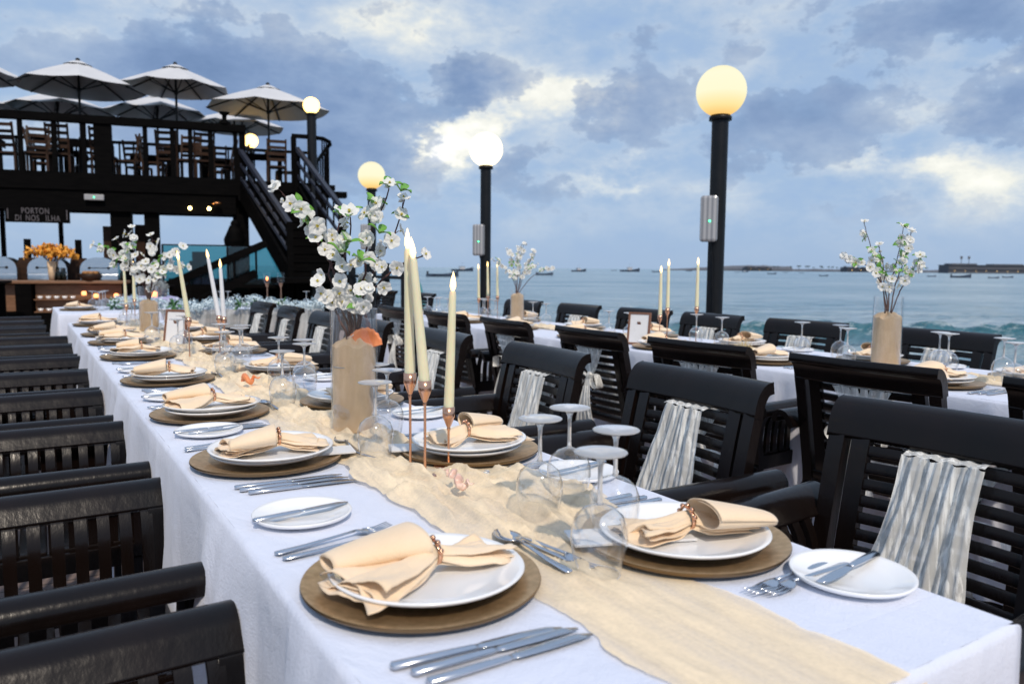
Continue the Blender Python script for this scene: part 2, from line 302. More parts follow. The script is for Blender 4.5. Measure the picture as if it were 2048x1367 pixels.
# ------------------------------------------------------------------ mesh builder
class MB:
    def __init__(s): s.v = []; s.f = []; s.m = []; s.sm = []
    def add(s, vs, fs, mi=0, smooth=False, mtx=None):
        b = len(s.v)
        s.v += [tuple(mtx @ Vector(v)) if mtx else tuple(v) for v in vs]
        s.f += [tuple(i+b for i in f) for f in fs]; s.m += [mi]*len(fs); s.sm += [smooth]*len(fs)
    def box(s, x0, x1, y0, y1, z0, z1, mi=0, mtx=None):
        v = [(x0,y0,z0),(x1,y0,z0),(x1,y1,z0),(x0,y1,z0),(x0,y0,z1),(x1,y0,z1),(x1,y1,z1),(x0,y1,z1)]
        s.add(v, [(0,3,2,1),(4,5,6,7),(0,1,5,4),(1,2,6,5),(2,3,7,6),(3,0,4,7)], mi, False, mtx)
    def bar(s, a, b, wd, h, mi=0, upv=(0,0,1), mtx=None):
        a = Vector(a); b = Vector(b); d = (b-a).normalized(); u = Vector(upv)
        sd = d.cross(u)
        if sd.length < 1e-4: sd = d.cross(Vector((1,0,0)))
        sd.normalize(); u = sd.cross(d)
        vs = [p+sd*i*wd/2+u*j*h/2 for p in (a, b) for (i, j) in ((-1,-1),(1,-1),(1,1),(-1,1))]
        s.add(vs, [(0,1,2,3),(7,6,5,4),(0,4,5,1),(1,5,6,2),(2,6,7,3),(3,7,4,0)], mi, False, mtx)
    def tube(s, pts, rad, n=8, mi=0, cap=True, mtx=None, smooth=True):
        pts = [Vector(p) for p in pts]
        if not hasattr(rad, '__len__'): rad = [rad]*len(pts)
        vs = []; prev = None
        for i, p in enumerate(pts):
            d = (pts[min(i+1, len(pts)-1)]-pts[max(i-1, 0)]).normalized()
            if prev is None:
                a = Vector((0,0,1)) if abs(d.z) < .9 else Vector((1,0,0)); sd = d.cross(a).normalized()
            else: sd = (prev-d*prev.dot(d)).normalized()
            prev = sd; u = d.cross(sd)
            for k in range(n):
                t = 2*math.pi*k/n; vs.append(p+(sd*math.cos(t)+u*math.sin(t))*rad[i])
        fs = [(i*n+k, i*n+(k+1) % n, (i+1)*n+(k+1) % n, (i+1)*n+k) for i in range(len(pts)-1) for k in range(n)]
        s.add(vs, fs, mi, smooth, mtx)
        if cap: s.add(vs[:n], [tuple(range(n))[::-1]], mi, False, mtx); s.add(vs[-n:], [tuple(range(n))], mi, False, mtx)
    def lathe(s, prof, n=32, mi=0, mtx=None, smooth=True, sx=1):
        vs = [(r*math.cos(2*math.pi*k/n)*sx, r*math.sin(2*math.pi*k/n), z) for (r, z) in prof for k in range(n)]
        fs = [(i*n+k, i*n+(k+1) % n, (i+1)*n+(k+1) % n, (i+1)*n+k) for i in range(len(prof)-1) for k in range(n)]
        s.add(vs, fs, mi, smooth, mtx)
    def sphere(s, c, r, n=12, mi=0, sz=1, mtx=None):
        pr = [(max(1e-5, r*math.sin(math.pi*i/(n//2+1))), c[2]-r*sz*math.cos(math.pi*i/(n//2+1))) for i in range(n//2+2)]
        m2 = Matrix.Translation((c[0], c[1], 0)); s.lathe(pr, n, mi, (mtx @ m2) if mtx else m2)
    def grid(s, nu, nv, fn, mi=0, smooth=True, mtx=None):
        vs = [fn(i/nu, j/nv) for i in range(nu+1) for j in range(nv+1)]
        fs = [(i*(nv+1)+j, (i+1)*(nv+1)+j, (i+1)*(nv+1)+j+1, i*(nv+1)+j+1) for i in range(nu) for j in range(nv)]
        s.add(vs, fs, mi, smooth, mtx)
    def mesh(s, name, mats):
        me = bpy.data.meshes.new(name); me.from_pydata([tuple(v) for v in s.v], [], s.f)
        for k in (mats if isinstance(mats, (list, tuple)) else [mats]): me.materials.append(M[k])
        me.polygons.foreach_set('material_index', s.m); me.polygons.foreach_set('use_smooth', s.sm); me.update(); return me
    def build(s, name, mats, parent=None, bevel=0, loc=None, solid=0, subsurf=0):
        o = bpy.data.objects.new(name, s.mesh(name, mats)); col.objects.link(o)
        if parent: o.parent = parent
        if loc: o.location = loc
        if solid:
            md = o.modifiers.new('thickness', 'SOLIDIFY'); md.thickness = solid; md.offset = 0
        if bevel:
            md = o.modifiers.new('bevel', 'BEVEL'); md.width = bevel; md.segments = 2; md.limit_method = 'ANGLE'; md.angle_limit = R(40)
        if subsurf:
            md = o.modifiers.new('smooth', 'SUBSURF'); md.levels = subsurf; md.render_levels = subsurf
        return o
def tag(o, label=None, cat=None, group=None, kind=None):
    if label: o['label'] = label
    if cat: o['category'] = cat
    if group: o['group'] = group
    if kind: o['kind'] = kind
    return o
def empty(name, loc=(0,0,0), rz=0, label=None, cat=None, group=None):
    o = bpy.data.objects.new(name, None); col.objects.link(o); o.location = loc; o.rotation_euler = (0, 0, rz)
    o.empty_display_size = .1
    return tag(o, label, cat, group)
kids = {}
def copy_tree(o, parent=None):
    c = o.copy(); col.objects.link(c)
    if parent: c.parent = parent
    for ch in list(o.children): copy_tree(ch, c)
    return c
class Proto:
    """first use hands out the original, later uses copies of it and its parts"""
    def __init__(s, root): s.r = root; s.used = False
    def put(s, loc, rz=0, label=None, group=None, rx=0, ry=0, scale=1):
        o = s.r if not s.used else copy_tree(s.r)
        s.used = True
        o.location = loc; o.rotation_euler = (rx, ry, rz); o.scale = (scale,)*3
        if label: o['label'] = label
        if group: o['group'] = group
        return o
ORD = ['first','second','third','fourth','fifth','sixth','seventh','eighth','ninth','tenth','eleventh','twelfth']
def T(x, y, z=0): return Matrix.Translation((x, y, z))

# ------------------------------------------------------------------ setting: ground, sea
g = MB(); g.box(-14, 5.35, -6, 32, -.25, 0); tag(g.build('floor', 'tile'), kind='structure')
k = MB(); k.box(5.35, 5.62, -6, 32, -2.4, .03); tag(k.build('terrace_edge', 'darkwood'), kind='structure')
SEA = -1.6
def sea():
    mb = MB()
    rs = [4.5]
    while rs[-1] < 12000: rs.append(rs[-1]*(1.011 if rs[-1] < 60 else (1.03 if rs[-1] < 400 else 1.15)))
    az = []
    a = -180.
    while a < 180:
        az.append(a); a += .35 if -42 < a < 44 else 4
    vs = []; n = len(az)
    for r in rs:
        for d in az:
            th = YAW+R(d); x = r*math.sin(th); y = r*math.cos(th)
            # camera-heading coordinates only orient the swell line (waves roll in to the beach)
            u = x*math.cos(YAW)-y*math.sin(YAW); v = x*math.sin(YAW)+y*math.cos(YAW)
            h = 0
            att = 1/(1+(r/90)**2)
            h += att*1.8*(.10*noise.noise((u*.25, v*.7, 1))+.05*noise.noise((u*.8, v*1.9, 5))+.03*noise.noise((u*2.2, v*4, 9)))
            vc = 27.5+1.2*math.sin(u*.16+.6)+.9*noise.noise((u*.25, 3, 3))
            s = v-vc; amp = .9*(1/(1+math.exp(max(-40,min(40,-(u-4.5)*.55)))))*(1+.22*noise.noise((u*.7, 9, 1)))
            amp += .42*(1/(1+math.exp(max(-40,min(40,(u-3.5)*.8)))))*(.6+.8*noise.noise((u*.4, 19, 1)))
            prof = math.exp(-min(60, (s/ (.62 if s < 0 else 2.6))**2))
            h += max(0, amp)*prof*(1+.25*noise.noise((u*1.6, v*1.6, 4)))
            vc2 = 19.5+.8*math.sin(u*.22); h += .20*math.exp(-min(60, ((v-vc2)/(.5 if v < vc2 else 1.6))**2))*(.6+noise.noise((u*.3, 2, 8)))
            vs.append((x, y, h))
    fs = [(i*n+j, i*n+(j+1) % n, (i+1)*n+(j+1) % n, (i+1)*n+j) for i in range(len(rs)-1) for j in range(n)]
    mb.add(vs, fs, 0, True)
    return tag(mb.build('sea', 'sea', loc=(0, 0, SEA)), kind='structure')
sea()

# ------------------------------------------------------------------ tablecloths
def tablecloth(x0, x1, y0, y1, label, seed, drop=.70, z=.75, thick_seams=()):
    rnd = random.Random(seed); mb = MB()
    P = [(x0, y0), (x1, y0), (x1, y1), (x0, y1)]
    # perimeter samples with gathered folds below the edge
    per = []; rad = .012
    def side(ax, ay, bx, by, nx, ny):
        L = math.hypot(bx-ax, by-ay); n = int(L/.018)
        for i in range(n):
            t = i/n; per.append((ax+(bx-ax)*t, ay+(by-ay)*t, nx, ny))
    side(x0, y0, x1, y0, 0, -1); side(x1, y0, x1, y1, 1, 0); side(x1, y1, x0, y1, 0, 1); side(x0, y1, x0, y0, -1, 0)
    n = len(per)
    levels = [(-.006, .0), (0, -.003), (.004, -.010), (.007, -.05), (.010, -.12), (.013, -.22), (.016, -.36), (.018, -.52), (.02, -drop)]
    vs = []
    for li, (o, dz) in enumerate(levels):
        for i, (x, y, nx, ny) in enumerate(per):
            k = max(0, (-dz-.02))/drop; 
            wv = noise.noise((x*5.5+seed, y*5.5, dz*.6))*.10*k**.6 + noise.noise((x*17+seed, y*17, dz*.8))*.03*k**.5+abs(noise.noise((x*9+seed, y*9, 3+dz*.4)))*.05*k
            e = o+max(-.004, wv+.012*k)
            zz = z+dz+(.001*noise.noise((x*30, y*30, 1)) if li < 3 else 0)
            vs.append((x+nx*e, y+ny*e, zz))
    fs = [(li*n+i, (li+1)*n+i, (li+1)*n+(i+1) % n, li*n+(i+1) % n) for li in range(len(levels)-1) for i in range(n)]
    mb.add(vs, fs, 0, True)
    nx_ = 14; ny_ = int((y1-y0)/.05)
    def top(u, v):
        x = x0+.006+(x1-x0-.012)*u; y = y0+.006+(y1-y0-.012)*v
        return (x, y, z+.0008*noise.noise((x*3, y*3, seed))+.0012*noise.noise((x*11, y*2, seed)))
    mb.grid(nx_, ny_, top)
    o = mb.build('tablecloth', 'cloth'); tag(o, label, 'tablecloth'); return o
tablecloth(.283, 1.058, .455, 6.75, 'long white tablecloth hanging in folds over the nearest long table', 3)
tablecloth(.262, 1.10, 7.95, 9.3, 'white tablecloth on the table beyond the far end of the near table', 8)
tablecloth(2.83, 3.70, .35, 6.9, 'white tablecloth over the second long table beside the sea', 5)

# ------------------------------------------------------------------ armchairs
def curve_pts(ps, n):
    out = []
    for i in range(n+1):
        t = i/n*(len(ps)-1); k = min(int(t), len(ps)-2); f_ = t-k
        p0 = ps[max(k-1, 0)]; p1 = ps[k]; p2 = ps[k+1]; p3 = ps[min(k+2, len(ps)-1)]
        out.append(tuple(.5*((2*b)+(-a+c)*f_+(2*a-5*b+4*c-d)*f_**2+(-a+3*b-3*c+d)*f_**3) for a, b, c, d in zip(p0, p1, p2, p3)))
    return out
def slab(mb, prof, th, a0, a1, axis, nseg=1, mi=0, smooth=True, camber=0):
    """extrude an open profile (p, z) of thickness th along axis between a0 and a1"""
    n = len(prof); L = []
    for i, (p, z) in enumerate(prof):
        q0 = prof[max(i-1, 0)]; q1 = prof[min(i+1, n-1)]; dx = q1[0]-q0[0]; dz = q1[1]-q0[1]; l = math.hypot(dx, dz) or 1
        L.append((-dz/l, dx/l))
    ring = [(p+nx*th/2, z+nz*th/2) for (p, z), (nx, nz) in zip(prof, L)]+[(p-nx*th/2, z-nz*th/2) for (p, z), (nx, nz) in reversed(list(zip(prof, L)))]
    m = len(ring); vs = []
    for s_ in range(nseg+1):
        t = s_/nseg; a = a0+(a1-a0)*t; cz = camber*(1-(2*t-1)**2)
        for (p, z) in ring: vs.append((p-cz, a, z) if axis == 'y' else (a, p, z))
    fs = [(s_*m+i, s_*m+(i+1) % m, (s_+1)*m+(i+1) % m, (s_+1)*m+i) for s_ in range(nseg) for i in range(m)]
    mb.add(vs, fs, mi, smooth)
    mb.add(vs[:m], [tuple(range(m))], mi, False); mb.add(vs[-m:], [tuple(range(m))[::-1]], mi, False)
BACK = [(-.235,.40),(-.252,.50),(-.272,.60),(-.292,.70),(-.312,.79),(-.334,.85),(-.352,.872)]
def back_x(z):
    for (a, b) in zip(BACK, BACK[1:]):
        if a[1] <= z <= b[1]: return a[0]+(b[0]-a[0])*(z-a[1])/(b[1]-a[1])
    return BACK[-1][0] if z > .5 else BACK[0][0]
def make_chair():
    r = empty('armchair', label='dark slatted wooden armchair', cat='armchair')
    s = MB()
    for i in range(7):
        x = -.235+i*.074; s.box(x, x+.066, -.25, .25, .405, .43)
    s.box(-.24, .285, -.262, -.236, .36, .42); s.box(-.24, .285, .236, .262, .36, .42)
    s.build('seat', 'chair', r, bevel=.004)
    t = MB()
    top = curve_pts([(-.309,.792),(-.315,.82),(-.324,.846),(-.342,.867),(-.366,.873)], 10)
    slab(t, top, .034, -.275, .275, 'y', 10, camber=.018)
    t.build('top_rail', 'chair', r, bevel=.008)
    b = MB()
    def prof(z0, z1, n=7): return [(back_x(z0+(z1-z0)*i/n), z0+(z1-z0)*i/n) for i in range(n+1)]
    for sg in (-1, 1):
        a0, a1 = sorted((sg*.272, sg*.232)); slab(b, prof(.36, .80), .034, a0, a1, 'y')
        a0, a1 = sorted((sg*.216, sg*.172)); slab(b, prof(.43, .80), .022, a0, a1, 'y')
    for i in range(9):
        z = .452+i*.0385; slab(b, [(back_x(z), z), (back_x(z+.0265), z+.0265)], .013, -.174, .174, 'y', 6, camber=.016)
    slab(b, prof(.405, .44, 2), .028, -.235, .235, 'y')
    b.build('backrest', 'chair', r, bevel=.003)
    for sg in (-1, 1):
        a = MB()
        # scroll arm: rounded top rolling outwards, broad curved face below, then curved vertical slats
        pr = [(.352,.612),(.350,.634),(.338,.648),(.318,.650),(.300,.640),(.289,.624),(.280,.610),(.272,.598)]
        pr = [(p*sg, z) for p, z in pr]
        c = curve_pts(pr, 16); slab(a, c, .022, -.335, .30, 'x', 8)
        lo = [(.275*sg,.602),(.255*sg,.565),(.243*sg,.51),(.240*sg,.40)]; cl = curve_pts(lo, 8)
        for i in range(11):
            x = -.225+i*.047; slab(a, cl, .014, x, x+.026, 'x')
        slab(a, curve_pts([(.275*sg,.602),(.256*sg,.50),(.249*sg,.37)], 8), .024, .262, .298, 'x')
        a.build('armrest', 'chair', r, bevel=.004)
    for (x, y) in ((.26,-.25), (.26,.25), (-.245,-.25), (-.245,.25)):
        l = MB(); l.bar((x, y, .38), (x+(-.04 if x < 0 else 0), y, 0), .042, .042, upv=(1,0,0)); l.build('leg', 'chair', r, bevel=.004)
    return r
chairP = Proto(make_chair())
# sashes -------------------------------------------------------------
def make_sash(seed):
    rnd = random.Random(seed)
    r = empty('chair_sash', label='white organza sash', cat='chair sash')
    d = MB()
    skew = rnd.uniform(-.05, .03)
    def drape(u, v):       # hangs over the slats on the sitter's side
        z = .786-v*.39; wd = .085+.035*v+.008*math.sin(v*5+seed)
        fold = .0045*math.sin(u*26+seed+v*2)+.004*math.sin(u*63+v*3+seed)+.005*noise.noise((u*9, v*7, seed))
        y = (u-.5)*2*wd+skew*v
        return (back_x(max(.41, z))+.022+.02*v**1.5+fold+.003, y, z+.004*math.sin(u*20+seed))
    d.grid(46, 18, drape)
    d.grid(30, 4, lambda u, v: (back_x(.786)+.022-.05*v, (u-.5)*.17, .786+.006*math.sin(v*math.pi)+.002*math.sin(u*31+seed)))
    d.build('front_drape', 'organza', r)
    f = MB()
    def fan(u, v):         # behind the back, pinched towards the knot
        z = .786-v*.135; wd = .095*(1-v)**.8+.016
        fold = .006*math.sin(u*38+seed)*(1-v*.3)
        return (back_x(z)-.026-.012*v-fold, (u-.5)*2*wd, z)
    f.grid(40, 8, fan); f.build('fan', 'organza', r)
    k = MB(); kx = back_x(.64)-.045
    k.sphere((kx, 0, .642), .021, 12, sz=1.2)
    for sg, rr in ((1, .062), (-1, .05)):
        def loop(u, v, sg=sg, rr=rr):
            t = u*2*math.pi; rad = rr*(1-.25*math.cos(t))
            y = sg*(.012+rr*.85*(1-math.cos(t))); z = .642+.042*math.sin(t)*(.5+.5*(1-math.cos(t))/2)-.03*(1-math.cos(t))/2
            return (kx-.012+(v-.5)*.045*(.4+.6*(1-math.cos(t))/2)+.006*math.sin(t*3+seed), y, z)
        k.grid(24, 6, loop)
    k.build('bow', 'organza', r)
    t = MB()
    for sg, ln in ((.35, .30), (-.5, .24)):
        def tail(u, v, sg=sg, ln=ln):
            z = .63-v*ln; return (kx-.01-.03*math.sin(v*2.2)+.008*math.sin(u*17+seed+v*2), sg*.1*v+(u-.5)*(.03+.075*v), z+.01*u)
        t.grid(16, 12, tail)
    t.build('tail', 'organza', r)
    return r
sashP = [Proto(make_sash(3)), Proto(make_sash(11))]

CG = ['dark wooden armchairs along the left of the near table', 'dark wooden armchairs on the right side of the near table',
      'dark wooden armchairs backing onto the aisle at the second table', 'dark wooden armchairs on the sea side of the second table']
def chair(x, y, rz, lab, grp): return chairP.put((x, y, 0), rz, lab, grp)
for i, y in enumerate([.915, 1.765, 2.61, 3.385, 4.12, 4.83, 5.62, 6.33]):
    nm = 'nearest' if i == 0 else ORD[i]+' from the front'
    chair(-.03+.004*(i % 3), y, R([1, 0, -1, .5][i % 4]), f'glossy dark armchair, {nm} on the left of the near table', CG[0])
for i, y in enumerate([7.35, 8.2, 8.95]):
    chair(-.14, y, R(1), ['dark armchair beside the gap before the far white table', 'dark armchair at the left of the far white table, nearer one', 'dark armchair at the left of the far white table, farther one'][i], 'dark armchairs by the far white table')
for i, y in enumerate([.87, 1.68, 2.49, 3.36, 4.27, 5.02, 5.85, 6.62]):
    nm = 'nearest' if i == 0 else ORD[i]+' from the front'
    rz = math.pi+R([4, -2, -3, -2, 2, 0, -2, 1][i])
    chair(1.375, y, rz, f'sash-draped dark armchair, {nm} at the right of the near table', CG[1])
    sashP[i % 2].put((1.375, y, 0), rz, f'white organza sash on the {ORD[i]} chair right of the near table', 'white organza sashes draped on chair backs')
for i, y in enumerate([.85, 1.62, 2.40, 3.13, 3.95, 4.75, 5.6]):
    rz = R([-3, 2, 3, -2, -3, 1, 0][i])
    chair(2.79, y, rz, f'dark armchair seen from behind, {ORD[i]} from the right along the second table', CG[2])
    sashP[(i+1) % 2].put((2.79, y, 0), rz, f'white sash tied in a bow behind the {ORD[i]} chair along the second table', 'white organza sashes tied in bows')
for i, y in enumerate([1.45, 2.22, 3.04, 3.83, 4.5, 5.34, 6.2]):
    rz = math.pi+R([0, -3, 2, -2, 2, 0, 3][i])
    chair(3.72, y, rz, f'dark armchair against the sea, {ORD[i]} from the right beyond the second table', CG[3])
    sashP[i % 2].put((3.72, y, 0), rz, f'sheer white sash on the {ORD[i]} sea-side chair from the right', 'sheer sashes on the sea-side chairs')
for i, y in enumerate([8.4, 9.5]):
    chair(3.72, y, math.pi, ['lone dark armchair before the railing, right of the big blossoms', 'dark armchair with faint sash half hidden by the big blossoms'][i], 'dark armchairs beyond the second table')

# ------------------------------------------------------------------ tableware prototypes
def charger():
    m = MB(); m.lathe([(.001,.004),(.11,.004),(.122,.007),(.150,.0125),(.162,.0155),(.1655,.0155)], 72, 0); m.lathe([(.1655,.0155),(.1665,.0125),(.160,.007),(.120,.0),(.001,.0)], 72, 1)
    o = m.build('charger_plate', ['gold','goldedge']); return tag(o, 'gold charger', 'charger plate')
def plate(r, name, h=.018):
    m = MB(); m.lathe([(.001,.005),(r*.62,.005),(r*.70,.0075),(r*.93,h-.002),(r*.985,h+.001),(r,h-.001),(r*.96,h-.006),(r*.70,.002),(r*.60,0),(.001,0)], 64)
    o = m.build(name, 'china'); return tag(o, 'white plate', 'plate')
chP = Proto(charger()); pl1 = Proto(plate(.128, 'dinner_plate', .020)); pl2 = Proto(plate(.137, 'serving_plate', .020)); brP = Proto(plate(.086, 'bread_plate', .014))

def loft(mb, st, mi=0, mtx=None, ex=1.0):
    """st: list of (x, y_center, z_center, half_width, half_height) -> closed flattened tube along x"""
    n = 10; vs = []
    for (x, yc, zc, w_, h_) in st:
        for k_ in range(n):
            t = 2*math.pi*k_/n; vs.append((x, yc+w_*math.cos(t), zc+h_*math.sin(t)))
    fs = [(i*n+k_, i*n+(k_+1) % n, (i+1)*n+(k_+1) % n, (i+1)*n+k_) for i in range(len(st)-1) for k_ in range(n)]
    fs += [tuple(range(n))[::-1], tuple((len(st)-1)*n+k_ for k_ in range(n))]
    mb.add(vs, fs, mi, True, mtx)
def knife(small=False):
    r = empty('knife', label='steel knife', cat='knife'); k_ = .8 if small else 1
    h = MB(); loft(h, [(0,0,.004,.004,.003),(.003,0,.004,.0075,.004),(.05,0,.004,.0068,.004),(.10*k_,0,.004,.0052,.0035),(.105*k_,0,.004,.004,.003)]); h.build('handle', 'steel', r)
    b = MB(); loft(b, [(.103*k_,0,.004,.004,.0025),(.115*k_,.001,.004,.008,.0013),(.16*k_,.002,.004,.0095,.001),(.20*k_,.002,.004,.008,.0008),(.218*k_,-.001,.004,.003,.0006)]); b.build('blade', 'steel', r)
    return r
def fork():
    r = empty('fork', label='steel fork', cat='fork')
    h = MB(); loft(h, [(0,0,.004,.004,.0018),(.004,0,.004,.0085,.002),(.05,0,.005,.006,.002),(.11,0,.008,.003,.0022),(.14,0,.010,.0032,.0018)]); h.build('handle', 'steel', r)
    b = MB(); loft(b, [(.137,0,.010,.0035,.0016),(.147,0,.008,.010,.0012),(.156,0,.006,.0125,.0012),(.160,0,.006,.0125,.0012)])
    for i in range(4):
        y = -.0102+i*.0068; loft(b, [(.158,y,.006,.0022,.0012),(.18,y*.98,.005,.0018,.001),(.203,y*.9,.009,.0009,.0007)])
    b.build('tines', 'steel', r); return r
def spoon():
    r = empty('spoon', label='steel spoon', cat='spoon')
    h = MB(); loft(h, [(0,0,.004,.004,.0018),(.004,0,.004,.0085,.002),(.05,0,.005,.006,.002),(.10,0,.010,.003,.0022),(.135,0,.012,.0032,.0018)]); h.build('handle', 'steel', r)
    b = MB()
    def bowl(u, v):
        t = u*2*math.pi; rr = v; x = .162+rr*.030*math.cos(t); y = rr*(.0195-.003*math.cos(t))*math.sin(t)
        return (x, y, .012-.009*(1-rr**2)+.0)
    b.grid(24, 6, bowl); b.build('bowl', 'steel', r, solid=.0016); return r
knP = Proto(knife()); bkP = Proto(knife(True)); foP = Proto(fork()); spP = Proto(spoon())

def napkin(seed):
    r = empty('napkin', label='peach napkin in ring', cat='napkin'); rnd = random.Random(seed)
    m = MB()
    La, Lb = rnd.uniform(.125, .16), rnd.uniform(.075, .115); wa, wb = rnd.uniform(.062, .085), rnd.uniform(.038, .058); sk = rnd.uniform(-.25, .25)
    # several folded leaves of cloth, all gathered through the ring at x = 0
    for lay in range(4):
        off = rnd.uniform(-.35, .35); kf = rnd.uniform(.78, 1.1); ph = rnd.uniform(0, 6); tilt = rnd.uniform(-.012, .012)
        def leaf(u, v, lay=lay, off=off, kf=kf, ph=ph, tilt=tilt):
            x = -La*kf+(La*kf+Lb)*u; t = x/(La if x < 0 else Lb); a = abs(t)
            wd = .015+(wa if x < 0 else wb)*a**.8*(1 if a < .9 else 1-.14*(a-.9)/.1)
            y = (v-.5)*2*wd+off*.055*a+sk*x*(.5 if x < 0 else -.6)
            lift = .006+.0045*lay+(.008*math.exp(-(x/.03)**2))
            fold = (.008*math.sin(v*5.5+ph+x*11)+.0035*math.sin(v*13+ph*2+x*20)+.006*noise.noise((x*20, v*3, seed+lay))+.003*noise.noise((x*55, v*12, seed+lay)))*(.3+a*.75)
            arch = .017*(1-(2*v-1)**2)*(.35+.65*math.exp(-(t*1.1)**2))
            xx = x+.014*math.sin(v*4+ph)*a
            return (xx, y, max(.0030+.0016*lay+.0008*math.sin(x*90+y*60), lift+arch*(.6+.2*lay)+fold+tilt*a*(v-.5)*3-.007*a))
        m.grid(40, 26, leaf)
    # hem curl: a rolled edge opening towards the diner
    sg = rnd.choice((-1, -1, 1))
    def roll(u, v):
        x = -.012-(La-.02)*u; th = v*math.pi*2.6; rad = (.010+.017*(1-u)**.8*1.0)*(1-.13*v)+.004
        return (x, sg*(-.030-.022*u)+rad*1.7*math.cos(th)-.012*u*sg, .018+rad*(1+.9*math.sin(th))+.002)
    m.grid(22, 34, roll)
    m.v = [(x*.90, y*.86, z*.80) for (x, y, z) in m.v]
    m.build('folded_cloth', 'napkin', r, solid=.0012)
    g_ = MB()
    g_.lathe([(.0185,-.003),(.0205,-.003),(.0205,.003),(.0185,.003),(.0185,-.003)], 28, mtx=Matrix.Translation((0, 0, .026)) @ Matrix.Rotation(R(90), 4, 'Y') @ Matrix.Scale(.92, 4, (1,0,0)))
    for k_ in range(5):
        a = R(20+k_*35); g_.sphere((0, 0, 0), .0045, 8, mtx=Matrix.Translation((0, .021*math.cos(a), .026+.021*math.sin(a))))
    g_.build('ring', 'rose', r)
    return r
napP = [Proto(napkin(s)) for s in (2, 5, 9, 14, 23, 31, 40)]

def wine_glass():
    r = empty('wine_glass', label='upside-down wine glass', cat='wine glass')
    b = MB(); b.lathe([(.0312,.0004),(.0335,.012),(.0385,.032),(.0415,.052),(.0405,.070),(.034,.087),(.022,.098),(.009,.1035),(.0045,.105)], 40)
    b.lathe([(.0322,.0008),(.0316,.0018),(.0306,.0014),(.0306,.0002),(.0316,-.0002),(.0322,.0008)], 40, 1)
    b.build('bowl', ['bowlglass', 'solidglass'], r)
    s = MB(); s.lathe([(.0001,.1025),(.006,.1035),(.0042,.108),(.0036,.118),(.0034,.150),(.0042,.163),(.0075,.1705)], 20); s.build('stem', 'solidglass', r)
    f_ = MB(); f_.lathe([(.0074,.1706),(.015,.174),(.030,.1772),(.0375,.1782),(.0385,.1795),(.0375,.1806),(.02,.1806),(.0001,.1804)], 40); f_.build('foot', 'solidglass', r)
    return r
glP = Proto(wine_glass())
def tumbler():
    r = MB(); r.lathe([(.0001,.004),(.026,.004),(.031,.06),(.035,.105),(.0365,.105),(.0325,.06),(.028,0),(.0001,0)], 28)
    return tag(r.build('tumbler', 'bowlglass'), 'clear tumbler', 'tumbler')

def menu_card():
    m = MB(); m.box(-.036, .036, -.10, .10, 0, .0016); m.box(-.036, .036, -.10, .099, .0019, .0033)
    return tag(m.build('menu_card', 'card', bevel=.0004), 'white card', 'menu card')
mcP = Proto(menu_card())

rnd = random.Random(21)
def setting(x, y, d, who, grp, lay=True, napi=0, bread=True, cut=True, card=False, z=.7512, single=False):
    """d = +1: guest sits on the -x side and faces +x; d = -1: mirrored."""
    rz = 0 if d > 0 else math.pi
    def L(dx, dy): return (x+d*dx, y+d*dy)
    j = lambda a: rnd.uniform(-a, a)
    chP.put((x, y, z), j(3), f'round gold charger under the plates at the {who}', 'gold charger plates '+grp)
    p = L(.004, j(.006))
    if not single: pl1.put((*p, z+.0085), 0, f'lower white plate on the charger at the {who}', 'lower dinner plates '+grp)
    if card:
        c = L(.085, -.035); mcP.put((*c, z+.0165), rz+R(80 if d > 0 else 68), f'white card tucked under the plate at the {who}', 'white cards under plates')
    p2 = L(.006+j(.006), j(.012)); tz = .0085 if single else .0205
    o = pl2.put((*p2, z+tz), 0, f'top white plate under the napkin at the {who}', 'top white plates '+grp, rx=R(j(1.2)), ry=R(j(1.0)))
    nz = z+tz+.010; a = j(14)
    napP[(napi*3) % 7].put((p2[0]+d*(.008+j(.01)), p2[1]+j(.012), nz), rz+R(a), f'folded peach napkin in its ring at the {who}', 'peach napkins '+grp)
    if cut:
        for k_, dy in enumerate((-.190, -.214, -.240)):
            q = L(-.125+j(.01)+(.012*k_), dy); knP.put((*q, z), rz+R(-3+j(3)), f'{["inner","middle","outer"][k_]} steel knife by the charger at the {who}', 'steel knives '+grp)
        for k_, dy in enumerate((.190, .216) if d > 0 else (.176, .198)):
            q = L(-.135+j(.012), dy); foP.put((*q, z), rz+R(4+j(4)), f'{["inner","outer"][k_]} steel fork beside the charger at the {who}', 'steel forks '+grp)
        if d > 0: q = L(.192, -.09); spP.put((*q, z+.006), rz+R(90+j(6)), f'steel dessert spoon above the charger at the {who}', 'dessert spoons')
        q = L(.21, .10 if d > 0 else .03); foP.put((*q, z+.006), rz+R((-90 if d > 0 else -72)+j(6)), f'steel dessert fork above the charger at the {who}', 'dessert forks')
    if bread:
        bx_, by_ = (-.055, .372) if d > 0 else ((-.10, .30) if y > 1 else (-.10, .235))
        q = L(bx_, by_); brP.put((*q, z), 0, f'white bread plate with butter knife at the {who}', 'bread plates '+grp)
        q2 = L(bx_-.09, by_-.02); bkP.put((*q2, z+.0125), rz+R(6+j(4)), f'butter knife lying on the bread plate at the {who}', 'butter knives')
Ly = [.953, 1.759, 2.39, 3.169, 4.054, 4.84, 5.43, 6.36]
for i, y in enumerate(Ly):
    setting(.457, y, 1, f'{ORD[i]} left place of the near table', 'on the near table', napi=i, bread=(i < 5), cut=(i < 6), card=(i == 1), single=(i == 0))
Ry = [.885, 1.60, 2.38, 3.244, 4.066, 4.75, 5.5]
for i, y in enumerate(Ry):
    setting(.893, y, -1, f'{ORD[i]} right place of the near table', 'on the near table', napi=i+2, bread=(i < 4), cut=(i < 5), card=(i < 2), single=(i == 0))
